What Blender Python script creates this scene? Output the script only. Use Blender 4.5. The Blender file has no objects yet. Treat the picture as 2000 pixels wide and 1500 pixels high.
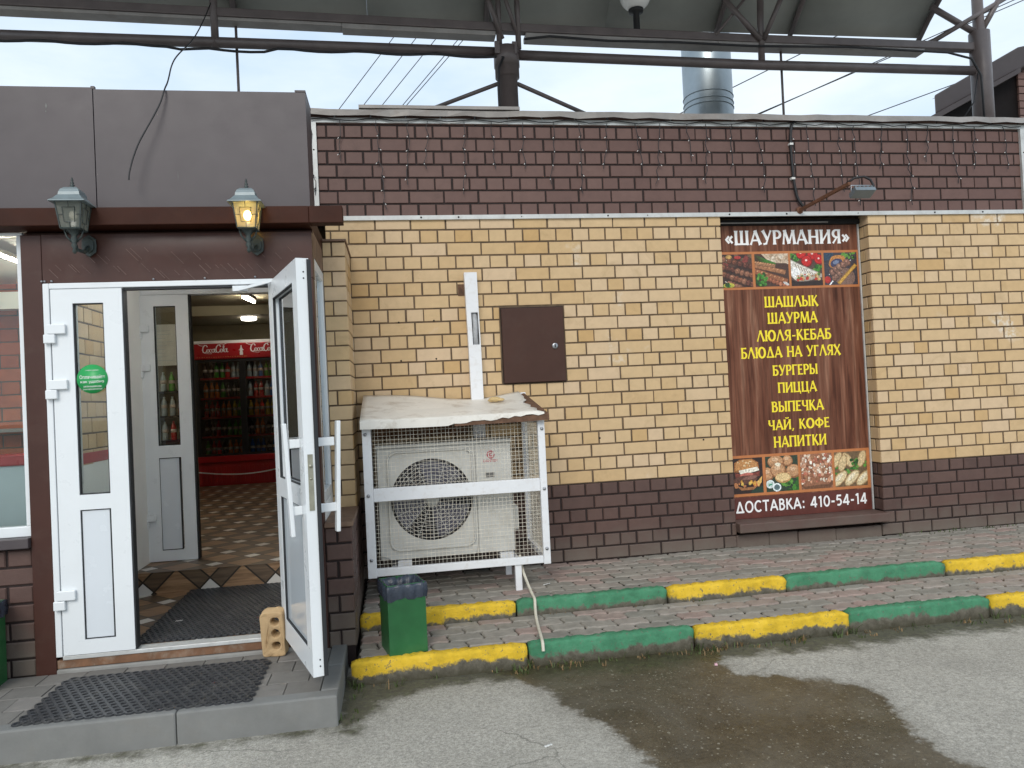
import bpy, bmesh, math, random
import numpy as np
from mathutils import Vector, Matrix
R = math.radians
rnd = random.Random(7)

# ------------------------------------------------------------------ camera, world, sun, exposure
scene = bpy.context.scene
COL = scene.collection
cam_data = bpy.data.cameras.new('camera')
cam = bpy.data.objects.new('camera', cam_data)
COL.objects.link(cam)
scene.camera = cam
cam_data.sensor_width = 36.0
cam_data.lens = 1450.0 / 2000.0 * 36.0
cam_data.clip_start = 0.05
cam_data.clip_end = 2000.0


def cam_matrix(loc, yaw, pitch, roll):
    cz, sz, cx, sx, cr, sr = (math.cos(yaw), math.sin(yaw), math.cos(pitch), math.sin(pitch), math.cos(roll), math.sin(roll))
    rz = Matrix(((cz, -sz, 0), (sz, cz, 0), (0, 0, 1)))
    rx = Matrix(((1, 0, 0), (0, cx, -sx), (0, sx, cx)))
    m = rz @ rx
    right, up, fwd = m @ Vector((1, 0, 0)), m @ Vector((0, 0, 1)), m @ Vector((0, 1, 0))
    r2, u2 = right * cr + up * sr, up * cr - right * sr
    return Matrix(((r2.x, u2.x, -fwd.x, loc[0]), (r2.y, u2.y, -fwd.y, loc[1]), (r2.z, u2.z, -fwd.z, loc[2]), (0, 0, 0, 1)))


cam.matrix_world = cam_matrix((0.0895, -5.5506, 1.2804), -0.1567, 0.0171, -0.0484)

SUN_EL, SUN_AZ = R(36), R(197)      # azimuth measured from +y clockwise: the light comes from behind the camera, a little left
world = bpy.data.worlds.new('World')
scene.world = world
world.use_nodes = True
wn, wl = world.node_tree.nodes, world.node_tree.links
wn.clear()
w_out = wn.new('ShaderNodeOutputWorld')
w_bg = wn.new('ShaderNodeBackground')
w_bg.inputs['Strength'].default_value = 0.12
w_sky = wn.new('ShaderNodeTexSky')
w_sky.sky_type = 'NISHITA'
w_sky.sun_disc = False
w_sky.sun_elevation = SUN_EL
w_sky.sun_rotation = SUN_AZ
w_tc = wn.new('ShaderNodeTexCoord')
w_map = wn.new('ShaderNodeMapping')
w_map.inputs['Scale'].default_value = (1.0, 1.0, 3.0)
w_noise = wn.new('ShaderNodeTexNoise')
w_noise.inputs['Scale'].default_value = 2.6
w_noise.inputs['Detail'].default_value = 7.0
w_noise.inputs['Roughness'].default_value = 0.55
w_ramp = wn.new('ShaderNodeValToRGB')
w_ramp.color_ramp.elements[0].position = 0.32
w_ramp.color_ramp.elements[0].color = (4.5, 5.6, 6.9, 1)
w_ramp.color_ramp.elements[1].position = 0.66
w_ramp.color_ramp.elements[1].color = (6.7, 7.3, 7.7, 1)
w_mix = wn.new('ShaderNodeMixRGB')
w_mix.inputs['Fac'].default_value = 0.86
wl.new(w_tc.outputs['Generated'], w_map.inputs['Vector'])
wl.new(w_map.outputs['Vector'], w_noise.inputs['Vector'])
wl.new(w_noise.outputs['Fac'], w_ramp.inputs['Fac'])
wl.new(w_sky.outputs['Color'], w_mix.inputs['Color1'])
wl.new(w_ramp.outputs['Color'], w_mix.inputs['Color2'])
wl.new(w_mix.outputs['Color'], w_bg.inputs['Color'])
wl.new(w_bg.outputs['Background'], w_out.inputs['Surface'])

sun_data = bpy.data.lights.new('sun', 'SUN')
sun_data.energy = 1.3
sun_data.angle = R(28)
sun_data.color = (1.0, 0.95, 0.87)
sun = bpy.data.objects.new('sun', sun_data)
COL.objects.link(sun)
sd = Vector((math.sin(SUN_AZ) * math.cos(SUN_EL), math.cos(SUN_AZ) * math.cos(SUN_EL), math.sin(SUN_EL)))
sun.rotation_euler = (-sd).to_track_quat('-Z', 'Y').to_euler()
sun.location = sd * 30

scene.view_settings.view_transform = 'Standard'
scene.view_settings.look = 'None'
scene.view_settings.exposure = 0.42
scene.view_settings.gamma = 1.0
scene.view_settings.use_curve_mapping = False
scene.render.engine = 'CYCLES'
scene.cycles.max_bounces = 10
scene.cycles.transparent_max_bounces = 16


# ------------------------------------------------------------------ mesh helpers
def chaikin(pts, n=2):
    P = [Vector(p) for p in pts]
    for _ in range(n):
        Q = [P[0]]
        for a, b in zip(P[:-1], P[1:]):
            Q += [a.lerp(b, 0.25), a.lerp(b, 0.75)]
        P = Q + [P[-1]]
    return P


class MB:
    """collects shapes; build() links them as ONE mesh object"""

    def __init__(s):
        s.v, s.f, s.m, s.sm, s.c = [], [], [], [], []

    def add(s, vs, fs, m=0, smooth=False, col=(1, 1, 1)):
        o = len(s.v)
        s.v.extend([tuple(p) for p in vs])
        for f in fs:
            s.f.append([o + i for i in f])
            s.m.append(m)
            s.sm.append(smooth)
            s.c.append(col)

    def box(s, x0, x1, y0, y1, z0, z1, m=0, col=(1, 1, 1), rot=None, piv=None):
        vs = [Vector((x, y, z)) for z in (z0, z1) for y in (y0, y1) for x in (x0, x1)]
        if rot is not None:
            p = Vector(piv) if piv is not None else Vector(((x0 + x1) / 2, (y0 + y1) / 2, (z0 + z1) / 2))
            vs = [rot @ (q - p) + p for q in vs]
        s.add(vs, [(0, 2, 3, 1), (4, 5, 7, 6), (0, 1, 5, 4), (2, 6, 7, 3), (0, 4, 6, 2), (1, 3, 7, 5)], m, False, col)

    def quad(s, a, b, c, d, m=0, col=(1, 1, 1)):
        s.add([a, b, c, d], [(0, 1, 2, 3)], m, False, col)

    def poly(s, pts, m=0, col=(1, 1, 1)):
        s.add(pts, [tuple(range(len(pts)))], m, False, col)

    def prism(s, pts, d, m=0, col=(1, 1, 1)):
        """closed polygon pts (list of 3d) extruded by vector d"""
        n = len(pts)
        d = Vector(d)
        a = [Vector(p) for p in pts]
        vs = a + [p + d for p in a]
        fs = [tuple(range(n - 1, -1, -1)), tuple(range(n, 2 * n))] + [(i, (i + 1) % n, n + (i + 1) % n, n + i) for i in range(n)]
        s.add(vs, fs, m, False, col)

    def path(s, pts, r, n=8, m=0, cap=True, col=(1, 1, 1), smooth=True):
        pts = [Vector(p) for p in pts]
        rs = r if isinstance(r, (list, tuple)) else [r] * len(pts)
        vs, fs = [], []
        up = None
        for i, p in enumerate(pts):
            t = (pts[min(i + 1, len(pts) - 1)] - pts[max(i - 1, 0)]).normalized()
            if up is None:
                up = Vector((0, 0, 1)) if abs(t.z) < 0.9 else Vector((1, 0, 0))
            a = t.cross(up).normalized()
            b = a.cross(t).normalized()
            up = b
            for k in range(n):
                an = 2 * math.pi * k / n + (math.pi / 4 if n == 4 else 0)
                vs.append(p + (a * math.cos(an) + b * math.sin(an)) * rs[i])
        for i in range(len(pts) - 1):
            for k in range(n):
                k2 = (k + 1) % n
                fs.append((i * n + k, (i + 1) * n + k, (i + 1) * n + k2, i * n + k2))
        if cap:
            fs.append(tuple(range(n)))
            fs.append(tuple((len(pts) - 1) * n + k for k in range(n - 1, -1, -1)))
        s.add(vs, fs, m, smooth and n > 4, col)

    def lathe(s, prof, c, n=16, m=0, sq=False, col=(1, 1, 1), smooth=True):
        """profile [(r, z)] round the vertical axis through c"""
        vs, fs = [], []
        for r, z in prof:
            for k in range(n):
                an = 2 * math.pi * k / n + (math.pi / 4 if n == 4 else 0)
                rr = r * (math.sqrt(2) if n == 4 else 1)
                vs.append((c[0] + rr * math.cos(an), c[1] + rr * math.sin(an), c[2] + z))
        for i in range(len(prof) - 1):
            for k in range(n):
                k2 = (k + 1) % n
                fs.append((i * n + k, i * n + k2, (i + 1) * n + k2, (i + 1) * n + k))
        fs.append(tuple(range(n - 1, -1, -1)))
        fs.append(tuple((len(prof) - 1) * n + k for k in range(n)))
        s.add(vs, fs, m, smooth and n > 4, col)

    def sphere(s, c, r, m=0, n=12, sc=(1, 1, 1), col=(1, 1, 1)):
        vs, fs = [], []
        for i in range(1, n // 2):
            t = math.pi * i / (n // 2)
            for k in range(n):
                a = 2 * math.pi * k / n
                vs.append((c[0] + r * sc[0] * math.sin(t) * math.cos(a), c[1] + r * sc[1] * math.sin(t) * math.sin(a), c[2] + r * sc[2] * math.cos(t)))
        top, bot = len(vs), len(vs) + 1
        vs += [(c[0], c[1], c[2] + r * sc[2]), (c[0], c[1], c[2] - r * sc[2])]
        rows = n // 2 - 1
        for i in range(rows - 1):
            for k in range(n):
                k2 = (k + 1) % n
                fs.append((i * n + k, (i + 1) * n + k, (i + 1) * n + k2, i * n + k2))
        for k in range(n):
            k2 = (k + 1) % n
            fs.append((top, k, k2))
            fs.append((bot, (rows - 1) * n + k2, (rows - 1) * n + k))
        s.add(vs, fs, m, True, col)

    def build(s, name, mats, parent=None, origin=None, bev=0, solid=0):
        """vertices are given in world space; the object's origin is put at `origin` (or the base centre)"""
        if not isinstance(mats, (list, tuple)):
            mats = [mats]
        V = np.array(s.v, float)
        if origin is None:
            if parent is not None:
                origin = parent_loc(parent)
            else:
                lo, hi = V.min(0), V.max(0)
                origin = ((lo[0] + hi[0]) / 2, (lo[1] + hi[1]) / 2, lo[2])
        V = V - np.array(origin)
        me = bpy.data.meshes.new(name)
        me.from_pydata([tuple(p) for p in V], [], s.f)
        for mt in mats:
            me.materials.append(mt)
        me.polygons.foreach_set('material_index', s.m)
        me.polygons.foreach_set('use_smooth', s.sm)
        if any(c != (1, 1, 1) for c in s.c):
            at = me.color_attributes.new('Col', 'FLOAT_COLOR', 'CORNER')
            buf = []
            for f, c in zip(s.f, s.c):
                buf.extend(list(c) + [1.0] if len(c) == 3 else list(c))
                for _ in range(len(f) - 1):
                    buf.extend(list(c) + [1.0] if len(c) == 3 else list(c))
            at.data.foreach_set('color', buf)
        me.update()
        o = bpy.data.objects.new(name, me)
        COL.objects.link(o)
        if parent is not None:
            o.parent = parent
            pl = parent_loc(parent)
            o.location = (origin[0] - pl[0], origin[1] - pl[1], origin[2] - pl[2])
        else:
            o.location = origin
        o['wloc'] = [float(q) for q in origin]
        if bev:
            b = o.modifiers.new('bevel', 'BEVEL')
            b.width, b.segments, b.limit_method, b.angle_limit = bev, 2, 'ANGLE', R(35)
        if solid:
            b = o.modifiers.new('solid', 'SOLIDIFY')
            b.thickness = solid
        return o


WL = {}


def parent_loc(o):
    if 'wloc' in o:
        return tuple(o['wloc'])
    return tuple(o.location)


def tag(o, label=None, cat=None, group=None, kind=None):
    for k, v in (('label', label), ('category', cat), ('group', group), ('kind', kind)):
        if v:
            o[k] = v
    return o


def thing(name, label, cat, loc, group=None):
    o = bpy.data.objects.new(name, None)
    o.empty_display_size = 0.1
    COL.objects.link(o)
    o.location = loc
    o['wloc'] = [float(q) for q in loc]
    return tag(o, label, cat, group)


def copy_tree(o, parent=None, loc=None):
    c = o.copy()
    COL.objects.link(c)
    if parent is not None:
        c.parent = parent
    if loc is not None:
        c.location = loc
    for ch in list(o.children):
        copy_tree(ch, c)
    return c


# ------------------------------------------------------------------ materials
def nodes_of(name):
    m = bpy.data.materials.new(name)
    m.use_nodes = True
    nt = m.node_tree
    return m, nt, nt.nodes['Principled BSDF'], nt.nodes, nt.links


def mixn(nt, fac, a, b, blend='MIX'):
    n = nt.nodes.new('ShaderNodeMixRGB')
    n.blend_type = blend
    for sock, val in ((n.inputs['Fac'], fac), (n.inputs['Color1'], a), (n.inputs['Color2'], b)):
        if hasattr(val, 'is_output'):
            nt.links.new(val, sock)
        else:
            sock.default_value = val if not isinstance(val, tuple) else (tuple(val) + (1,))[:4]
    return n.outputs['Color']


def noisen(nt, scale, detail=4, rough=0.55, vec=None, dist=0):
    n = nt.nodes.new('ShaderNodeTexNoise')
    n.inputs['Scale'].default_value = scale
    n.inputs['Detail'].default_value = detail
    n.inputs['Roughness'].default_value = rough
    n.inputs['Distortion'].default_value = dist
    if vec is not None:
        nt.links.new(vec, n.inputs['Vector'])
    return n.outputs['Fac']


def rampn(nt, fac, stops, interp='LINEAR'):
    n = nt.nodes.new('ShaderNodeValToRGB')
    cr = n.color_ramp
    cr.interpolation = interp
    while len(cr.elements) < len(stops):
        cr.elements.new(0.5)
    for e, (p, c) in zip(cr.elements, stops):
        e.position = p
        e.color = (c, c, c, 1) if not isinstance(c, tuple) else (tuple(c) + (1,))[:4]
    nt.links.new(fac, n.inputs['Fac'])
    return n.outputs['Color']


def mathn(nt, op, a, b=0.0, c=None, clamp=False):
    n = nt.nodes.new('ShaderNodeMath')
    n.operation = op
    n.use_clamp = clamp
    for i, val in enumerate((a, b) if c is None else (a, b, c)):
        if hasattr(val, 'is_output'):
            nt.links.new(val, n.inputs[i])
        else:
            n.inputs[i].default_value = val
    return n.outputs[0]


def objcoord(nt, scale=None):
    tc = nt.nodes.new('ShaderNodeTexCoord')
    if scale is None:
        return tc.outputs['Object']
    mp = nt.nodes.new('ShaderNodeMapping')
    mp.inputs['Scale'].default_value = scale
    nt.links.new(tc.outputs['Object'], mp.inputs['Vector'])
    return mp.outputs['Vector']


def worldcoord(nt):
    return nt.nodes.new('ShaderNodeNewGeometry').outputs['Position']


def bumpn(nt, height, bsdf, strength=0.3, dist=0.01):
    b = nt.nodes.new('ShaderNodeBump')
    b.inputs['Strength'].default_value = strength
    b.inputs['Distance'].default_value = dist
    nt.links.new(height, b.inputs['Height'])
    nt.links.new(b.outputs['Normal'], bsdf.inputs['Normal'])


def mat(name, col, rough=0.6, metal=0.0, var=0.15, scale=6.0, bump=0.0, bscale=80.0, dirt=0.0, dirtcol=(0.08, 0.06, 0.045), dscale=9.0, spec=0.5):
    m, nt, b, N, L = nodes_of(name)
    oc = objcoord(nt)
    f = noisen(nt, scale, 5, 0.6, oc)
    lo = tuple(max(0, c * (1 - var)) for c in col)
    hi = tuple(min(1, c * (1 + var)) for c in col)
    c = rampn(nt, f, [(0.3, lo), (0.7, hi)])
    if dirt:
        d = noisen(nt, dscale, 8, 0.68, oc, 0.4)
        d = rampn(nt, d, [(0.52, 0.0), (0.72, 1.0)])
        c = mixn(nt, mathn(nt, 'MULTIPLY', d, dirt), c, dirtcol)
    L.new(c, b.inputs['Base Color'])
    rr = mathn(nt, 'MULTIPLY_ADD', noisen(nt, scale * 3, 4, 0.6, oc), 0.2, rough - 0.1)
    L.new(rr, b.inputs['Roughness'])
    b.inputs['Metallic'].default_value = metal
    b.inputs['Specular IOR Level'].default_value = spec
    if bump:
        bumpn(nt, noisen(nt, bscale, 6, 0.65, oc), b, bump, 0.004)
    return m


def glass_mat(name, tint=(0.92, 0.96, 0.95), refl=1.0, rough=0.0):
    m, nt, b, N, L = nodes_of(name)
    N.remove(b)
    out = N['Material Output']
    tr = N.new('ShaderNodeBsdfTransparent')
    tr.inputs['Color'].default_value = tint + (1,)
    gl = N.new('ShaderNodeBsdfGlossy')
    gl.inputs['Roughness'].default_value = rough
    gl.inputs['Color'].default_value = (0.95, 0.97, 1, 1)
    fr = N.new('ShaderNodeFresnel')
    fr.inputs['IOR'].default_value = 1.5
    fac = mathn(nt, 'MULTIPLY', fr.outputs['Fac'], 1.7 * refl, clamp=True)
    mx = N.new('ShaderNodeMixShader')
    L.new(fac, mx.inputs['Fac'])
    L.new(tr.outputs[0], mx.inputs[1])
    L.new(gl.outputs[0], mx.inputs[2])
    L.new(mx.outputs[0], out.inputs['Surface'])
    return m


def emit_mat(name, col, strength):
    m, nt, b, N, L = nodes_of(name)
    b.inputs['Base Color'].default_value = col + (1,)
    b.inputs['Emission Color'].default_value = col + (1,)
    b.inputs['Emission Strength'].default_value = strength
    return m


def brick_mat(name, stops, rough, var, bump, grime=None, efflor=False):
    m, nt, b, N, L = nodes_of(name)
    g = N.new('ShaderNodeNewGeometry')
    oc = objcoord(nt)
    c = rampn(nt, g.outputs['Random Per Island'], stops)
    f = noisen(nt, 14, 6, 0.6, oc)
    c = mixn(nt, 0.9, c, rampn(nt, f, [(0.25, 1 - var), (0.75, 1 + var * 0.6)]), 'MULTIPLY')
    st = noisen(nt, 5.0, 8, 0.7, oc, 0.6)
    c = mixn(nt, rampn(nt, st, [(0.55, 0.0), (0.8, 0.45)]), c, tuple(q * 0.55 for q in stops[0][1]))
    if efflor:
        e = noisen(nt, 2.1, 3, 0.5, oc)
        e2 = noisen(nt, 24, 4, 0.6, oc)
        k = mathn(nt, 'MULTIPLY', rampn(nt, e, [(0.655, 0.0), (0.72, 1.0)]), rampn(nt, e2, [(0.42, 0.0), (0.62, 0.8)]))
        c = mixn(nt, k, c, (0.72, 0.68, 0.6))
    if grime is not None:
        pz = N.new('ShaderNodeSeparateXYZ')
        L.new(worldcoord(nt), pz.inputs[0])
        zz = mathn(nt, 'ADD', pz.outputs['Z'], mathn(nt, 'MULTIPLY', noisen(nt, 7, 6, 0.65, oc), 0.35))
        k = mathn(nt, 'MULTIPLY', rampn(nt, mathn(nt, 'MULTIPLY', zz, 1.0), [(0.17, 1.0), (0.42, 0.0)]), 0.75)
        c = mixn(nt, k, c, grime)
    L.new(c, b.inputs['Base Color'])
    b.inputs['Roughness'].default_value = rough
    b.inputs['Specular IOR Level'].default_value = 0.35
    bumpn(nt, noisen(nt, 120, 5, 0.7, oc), b, bump, 0.003)
    return m


M = {}
M['yellow_brick'] = brick_mat('yellow_brick', [(0.0, (0.535, 0.345, 0.155)), (0.12, (0.565, 0.39, 0.205)), (0.5, (0.595, 0.425, 0.24)), (0.85, (0.605, 0.442, 0.27)), (1.0, (0.62, 0.46, 0.30))], 0.75, 0.10, 0.25, None, True)
M['mortar_brown'] = mat('mortar_brown', (0.125, 0.085, 0.052), 0.9, 0, 0.35, 12, 0.3, 80, 0.5, (0.07, 0.045, 0.028), 4)
M['painted_brick'] = brick_mat('painted_brick', [(0.0, (0.128, 0.071, 0.060)), (0.5, (0.140, 0.079, 0.067)), (1.0, (0.152, 0.088, 0.074))], 0.55, 0.12, 0.25)
M['plinth_brick'] = brick_mat('plinth_brick', [(0.0, (0.092, 0.054, 0.045)), (0.5, (0.106, 0.062, 0.052)), (1.0, (0.12, 0.071, 0.058))], 0.55, 0.15, 0.4, (0.16, 0.135, 0.11))
M['mortar_dark'] = mat('mortar_dark', (0.018, 0.009, 0.008), 0.8, 0, 0.25, 20, 0.3)
M['brown_sheet'] = mat('brown_sheet', (0.056, 0.021, 0.015), 0.36, 0, 0.14, 3, 0.04, 3, 0.2, (0.11, 0.075, 0.06), 5, 0.35)
M['grey_fascia'] = mat('grey_fascia', (0.066, 0.053, 0.057), 0.45, 0, 0.07, 2.5, 0.02, 4, 0.15, (0.12, 0.10, 0.095), 2)
M['cornice_brown'] = mat('cornice_brown', (0.041, 0.0115, 0.0055), 0.6, 0, 0.25, 4, 0.03, 12, 0.25, (0.075, 0.035, 0.02), 6, 0.2)
M['scratch'] = mat('scratch', (0.15, 0.095, 0.08), 0.7)
M['white_pvc'] = mat('white_pvc', (0.74, 0.77, 0.79), 0.3, 0, 0.02, 3, 0, 80, 0.05, (0.50, 0.48, 0.44), 11)
M['white_panel'] = mat('white_panel', (0.66, 0.70, 0.74), 0.25, 0, 0.02, 3)
M['seal_black'] = mat('seal_black', (0.02, 0.022, 0.025), 0.6)
M['white_paint'] = mat('white_paint', (0.76, 0.77, 0.79), 0.4, 0, 0.03, 6, 0.05, 60, 0.22, (0.40, 0.30, 0.20), 22)
M['white_roof'] = mat('white_roof', (0.74, 0.71, 0.65), 0.5, 0, 0.07, 6, 0.1, 40, 0.6, (0.33, 0.25, 0.17), 7)
M['rust_plate'] = mat('rust_plate', (0.13, 0.068, 0.04), 0.85, 0, 0.4, 18, 0.3, 60, 0.5, (0.05, 0.03, 0.02), 14)
M['rust_wood'] = mat('rust_wood', (0.17, 0.085, 0.045), 0.8, 0, 0.35, 9, 0.3, 40, 0.7, (0.34, 0.30, 0.24), 6)
M['strip_metal'] = mat('strip_metal', (0.55, 0.56, 0.55), 0.45, 0.2, 0.1, 10, 0.1, 30, 0.3, (0.25, 0.2, 0.16), 12)
M['coping_metal'] = mat('coping_metal', (0.30, 0.28, 0.265), 0.5, 0.2, 0.2, 4, 0.15, 10, 0.4, (0.17, 0.12, 0.09), 8)
M['galv'] = mat('galv', (0.30, 0.34, 0.36), 0.38, 0.9, 0.12, 3, 0.10, 4)
M['steel_brown'] = mat('steel_brown', (0.118, 0.096, 0.093), 0.4, 0.0, 0.2, 6, 0.05, 30, 0.25, (0.14, 0.11, 0.1), 9)
M['cable_black'] = mat('cable_black', (0.012, 0.012, 0.014), 0.55)
M['bolt'] = mat('bolt', (0.35, 0.36, 0.38), 0.35, 0.8)
M['hole_dark'] = mat('hole_dark', (0.01, 0.009, 0.009), 0.9)
M['brown_box'] = mat('brown_box', (0.060, 0.027, 0.019), 0.5, 0, 0.1, 5, 0.03, 30, 0.2, (0.09, 0.06, 0.05), 7, 0.25)
M['concrete'] = mat('concrete', (0.27, 0.265, 0.25), 0.85, 0, 0.15, 5, 0.25, 70, 0.4, (0.14, 0.13, 0.11), 6)
M['concrete_light'] = mat('concrete_light', (0.185, 0.186, 0.178), 0.8, 0, 0.12, 6, 0.2, 90, 0.3, (0.2, 0.185, 0.16), 7)
M['porch_paver'] = brick_mat('porch_paver', [(0.0, (0.165, 0.155, 0.142)), (0.5, (0.19, 0.18, 0.165)), (1.0, (0.215, 0.20, 0.185))], 0.85, 0.15, 0.3)
M['wave_paver'] = brick_mat('wave_paver', [(0.0, (0.235, 0.222, 0.192)), (0.4, (0.285, 0.262, 0.226)), (0.62, (0.31, 0.28, 0.245)), (0.74, (0.31, 0.252, 0.218)), (1.0, (0.335, 0.245, 0.215))], 0.88, 0.3, 0.5)
M['paver_joint'] = mat('paver_joint', (0.028, 0.025, 0.018), 0.95, 0, 0.35, 15, 0.5, 90, 0.5, (0.05, 0.06, 0.025), 12)
M['rubber'] = mat('rubber', (0.040, 0.042, 0.047), 0.45, 0, 0.3, 30, 0.1, 90, 0.55, (0.13, 0.125, 0.115), 9)
M['rubber_under'] = mat('rubber_under', (0.13, 0.122, 0.108), 0.9, 0, 0.4, 40)
M['bin_green'] = mat('bin_green', (0.017, 0.115, 0.035), 0.42, 0, 0.2, 5, 0.12, 30, 0.5, (0.045, 0.15, 0.06), 7)
M['bag_plastic'] = mat('bag_plastic', (0.036, 0.046, 0.066), 0.25, 0, 0.3, 9, 1.0, 45)
M['prop_brick'] = mat('prop_brick', (0.50, 0.345, 0.185), 0.85, 0, 0.15, 9, 0.4, 70, 0.4, (0.34, 0.23, 0.13), 10)
M['lantern_metal'] = mat('lantern_metal', (0.033, 0.046, 0.045), 0.45, 0.1, 0.4, 25, 0.1, 60, 0.5, (0.13, 0.115, 0.07), 40)
M['lantern_roof'] = mat('lantern_roof', (0.19, 0.235, 0.25), 0.35, 0.1, 0.12, 15, 0.05, 60, 0.25, (0.1, 0.1, 0.08), 30)
M['ac_body'] = mat('ac_body', (0.58, 0.575, 0.54), 0.5, 0, 0.06, 5, 0.05, 60, 0.35, (0.36, 0.32, 0.25), 8)
M['ac_dark'] = mat('ac_dark', (0.016, 0.015, 0.020), 0.6, 0, 0.3, 10)
M['fan_blade'] = mat('fan_blade', (0.075, 0.072, 0.10), 0.35, 0, 0.2, 8)
M['wire_mesh'] = mat('wire_mesh', (0.68, 0.63, 0.53), 0.5, 0.2, 0.25, 14, 0, 80, 0.5, (0.30, 0.17, 0.08), 10)
M['logo_red'] = mat('logo_red', (0.50, 0.035, 0.07), 0.5)
M['label_grey'] = mat('label_grey', (0.12, 0.115, 0.11), 0.5)
M['hose_white'] = mat('hose_white', (0.62, 0.58, 0.48), 0.5, 0, 0.12, 20, 0, 80, 0.4, (0.33, 0.28, 0.2), 18)
M['red_plastic'] = mat('red_plastic', (0.38, 0.010, 0.015), 0.3, 0, 0.08, 5)
M['red_dark'] = mat('red_dark', (0.34, 0.010, 0.013), 0.45, 0, 0.15, 5)
M['fridge_black'] = mat('fridge_black', (0.012, 0.012, 0.013), 0.35)
M['fridge_inside'] = mat('fridge_inside', (0.24, 0.22, 0.22), 0.6)
M['print_white'] = mat('print_white', (0.85, 0.84, 0.83), 0.5, 0, 0.03)
M['print_yellow'] = mat('print_yellow', (0.90, 0.72, 0.045), 0.45, 0, 0.04, 20, 0, 80, 0, (0, 0, 0), 9, 0.25)
M['print_orange'] = mat('print_orange', (0.48, 0.17, 0.055), 0.5, 0, 0.1, 20)
M['print_maroon'] = mat('print_maroon', (0.105, 0.026, 0.018), 0.4, 0, 0.25, 6)
M['sticker_green'] = mat('sticker_green', (0.02, 0.33, 0.085), 0.4, 0, 0.04)
M['interior_beige'] = mat('interior_beige', (0.20, 0.165, 0.095), 0.7, 0, 0.12, 3, 0, 80, 0.2, (0.25, 0.2, 0.12), 3)
M['interior_white'] = mat('interior_white', (0.82, 0.82, 0.79), 0.6, 0, 0.04, 3)
M['interior_ceiling'] = mat('interior_ceiling', (0.24, 0.21, 0.14), 0.7, 0, 0.06, 3)
M['counter_blue'] = mat('counter_blue', (0.50, 0.58, 0.62), 0.35, 0, 0.04, 3)
M['led'] = emit_mat('led', (1.0, 0.91, 0.74), 80.0)
M['led_white'] = emit_mat('led_white', (1.0, 0.98, 0.95), 38.0)
M['led_soft'] = emit_mat('led_soft', (1.0, 0.95, 0.85), 9.0)
M['glass'] = glass_mat('glass', (0.92, 0.96, 0.95), 0.6)
M['glass_dark'] = glass_mat('glass_dark', (0.55, 0.6, 0.58), 0.6)
M['fridge_glass'] = glass_mat('fridge_glass', (0.96, 0.97, 0.97), 0.7)
M['tan_cap'] = mat('tan_cap', (0.17, 0.10, 0.065), 0.6, 0, 0.25, 9, 0.15, 40, 0.5, (0.30, 0.22, 0.14), 9)
M['neighbour_dark'] = mat('neighbour_dark', (0.010, 0.008, 0.008), 0.7, 0, 0.2, 3, 0, 80, 0, (0, 0, 0), 9, 0.1)
M['roof_brown'] = mat('roof_brown', (0.040, 0.030, 0.030), 0.5, 0, 0.12, 4)
M['paper'] = mat('paper', (0.72, 0.72, 0.70), 0.8)
M['paper_pink'] = mat('paper_pink', (0.75, 0.45, 0.5), 0.8)
M['foam'] = mat('foam', (0.58, 0.42, 0.20), 0.8, 0, 0.2, 30, 0.4, 60)
M['bird_grey'] = mat('bird_grey', (0.12, 0.12, 0.12), 0.8)
M['cut_grass'] = mat('cut_grass', (0.06, 0.085, 0.022), 0.7, 0, 0.5, 9)
M['dry_grass'] = mat('dry_grass', (0.20, 0.13, 0.06), 0.8, 0, 0.4, 9)


def opal_mat(name, col, trans):
    m, nt, b, N, L = nodes_of(name)
    b.inputs['Base Color'].default_value = col + (1,)
    b.inputs['Roughness'].default_value = 0.35
    b.inputs['Transmission Weight'].default_value = trans
    return m


def sheet_mat():
    m, nt, b, N, L = nodes_of('polycarbonate')
    N.remove(b)
    out = N['Material Output']
    oc = objcoord(nt, (1.0, 1.0, 1.0))
    c = rampn(nt, noisen(nt, 1.3, 6, 0.6, oc), [(0.3, (0.29, 0.292, 0.268)), (0.7, (0.39, 0.39, 0.36))])
    d = N.new('ShaderNodeBsdfDiffuse')
    t = N.new('ShaderNodeBsdfTranslucent')
    L.new(c, d.inputs['Color'])
    L.new(c, t.inputs['Color'])
    mx = N.new('ShaderNodeMixShader')
    mx.inputs['Fac'].default_value = 0.30
    L.new(d.outputs[0], mx.inputs[1])
    L.new(t.outputs[0], mx.inputs[2])
    L.new(mx.outputs[0], out.inputs['Surface'])
    return m


M['polycarbonate'] = sheet_mat()


def attr_print_mat():
    m, nt, b, N, L = nodes_of('food_print')
    a = N.new('ShaderNodeVertexColor')
    a.layer_name = 'Col'
    oc = objcoord(nt)
    f = rampn(nt, noisen(nt, 70, 6, 0.7, oc), [(0.28, 0.35), (0.5, 0.95), (0.72, 1.6)])
    c = mixn(nt, 1.0, a.outputs['Color'], f, 'MULTIPLY')
    L.new(c, b.inputs['Base Color'])
    b.inputs['Roughness'].default_value = 0.4
    return m


M['food_print'] = attr_print_mat()


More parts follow.
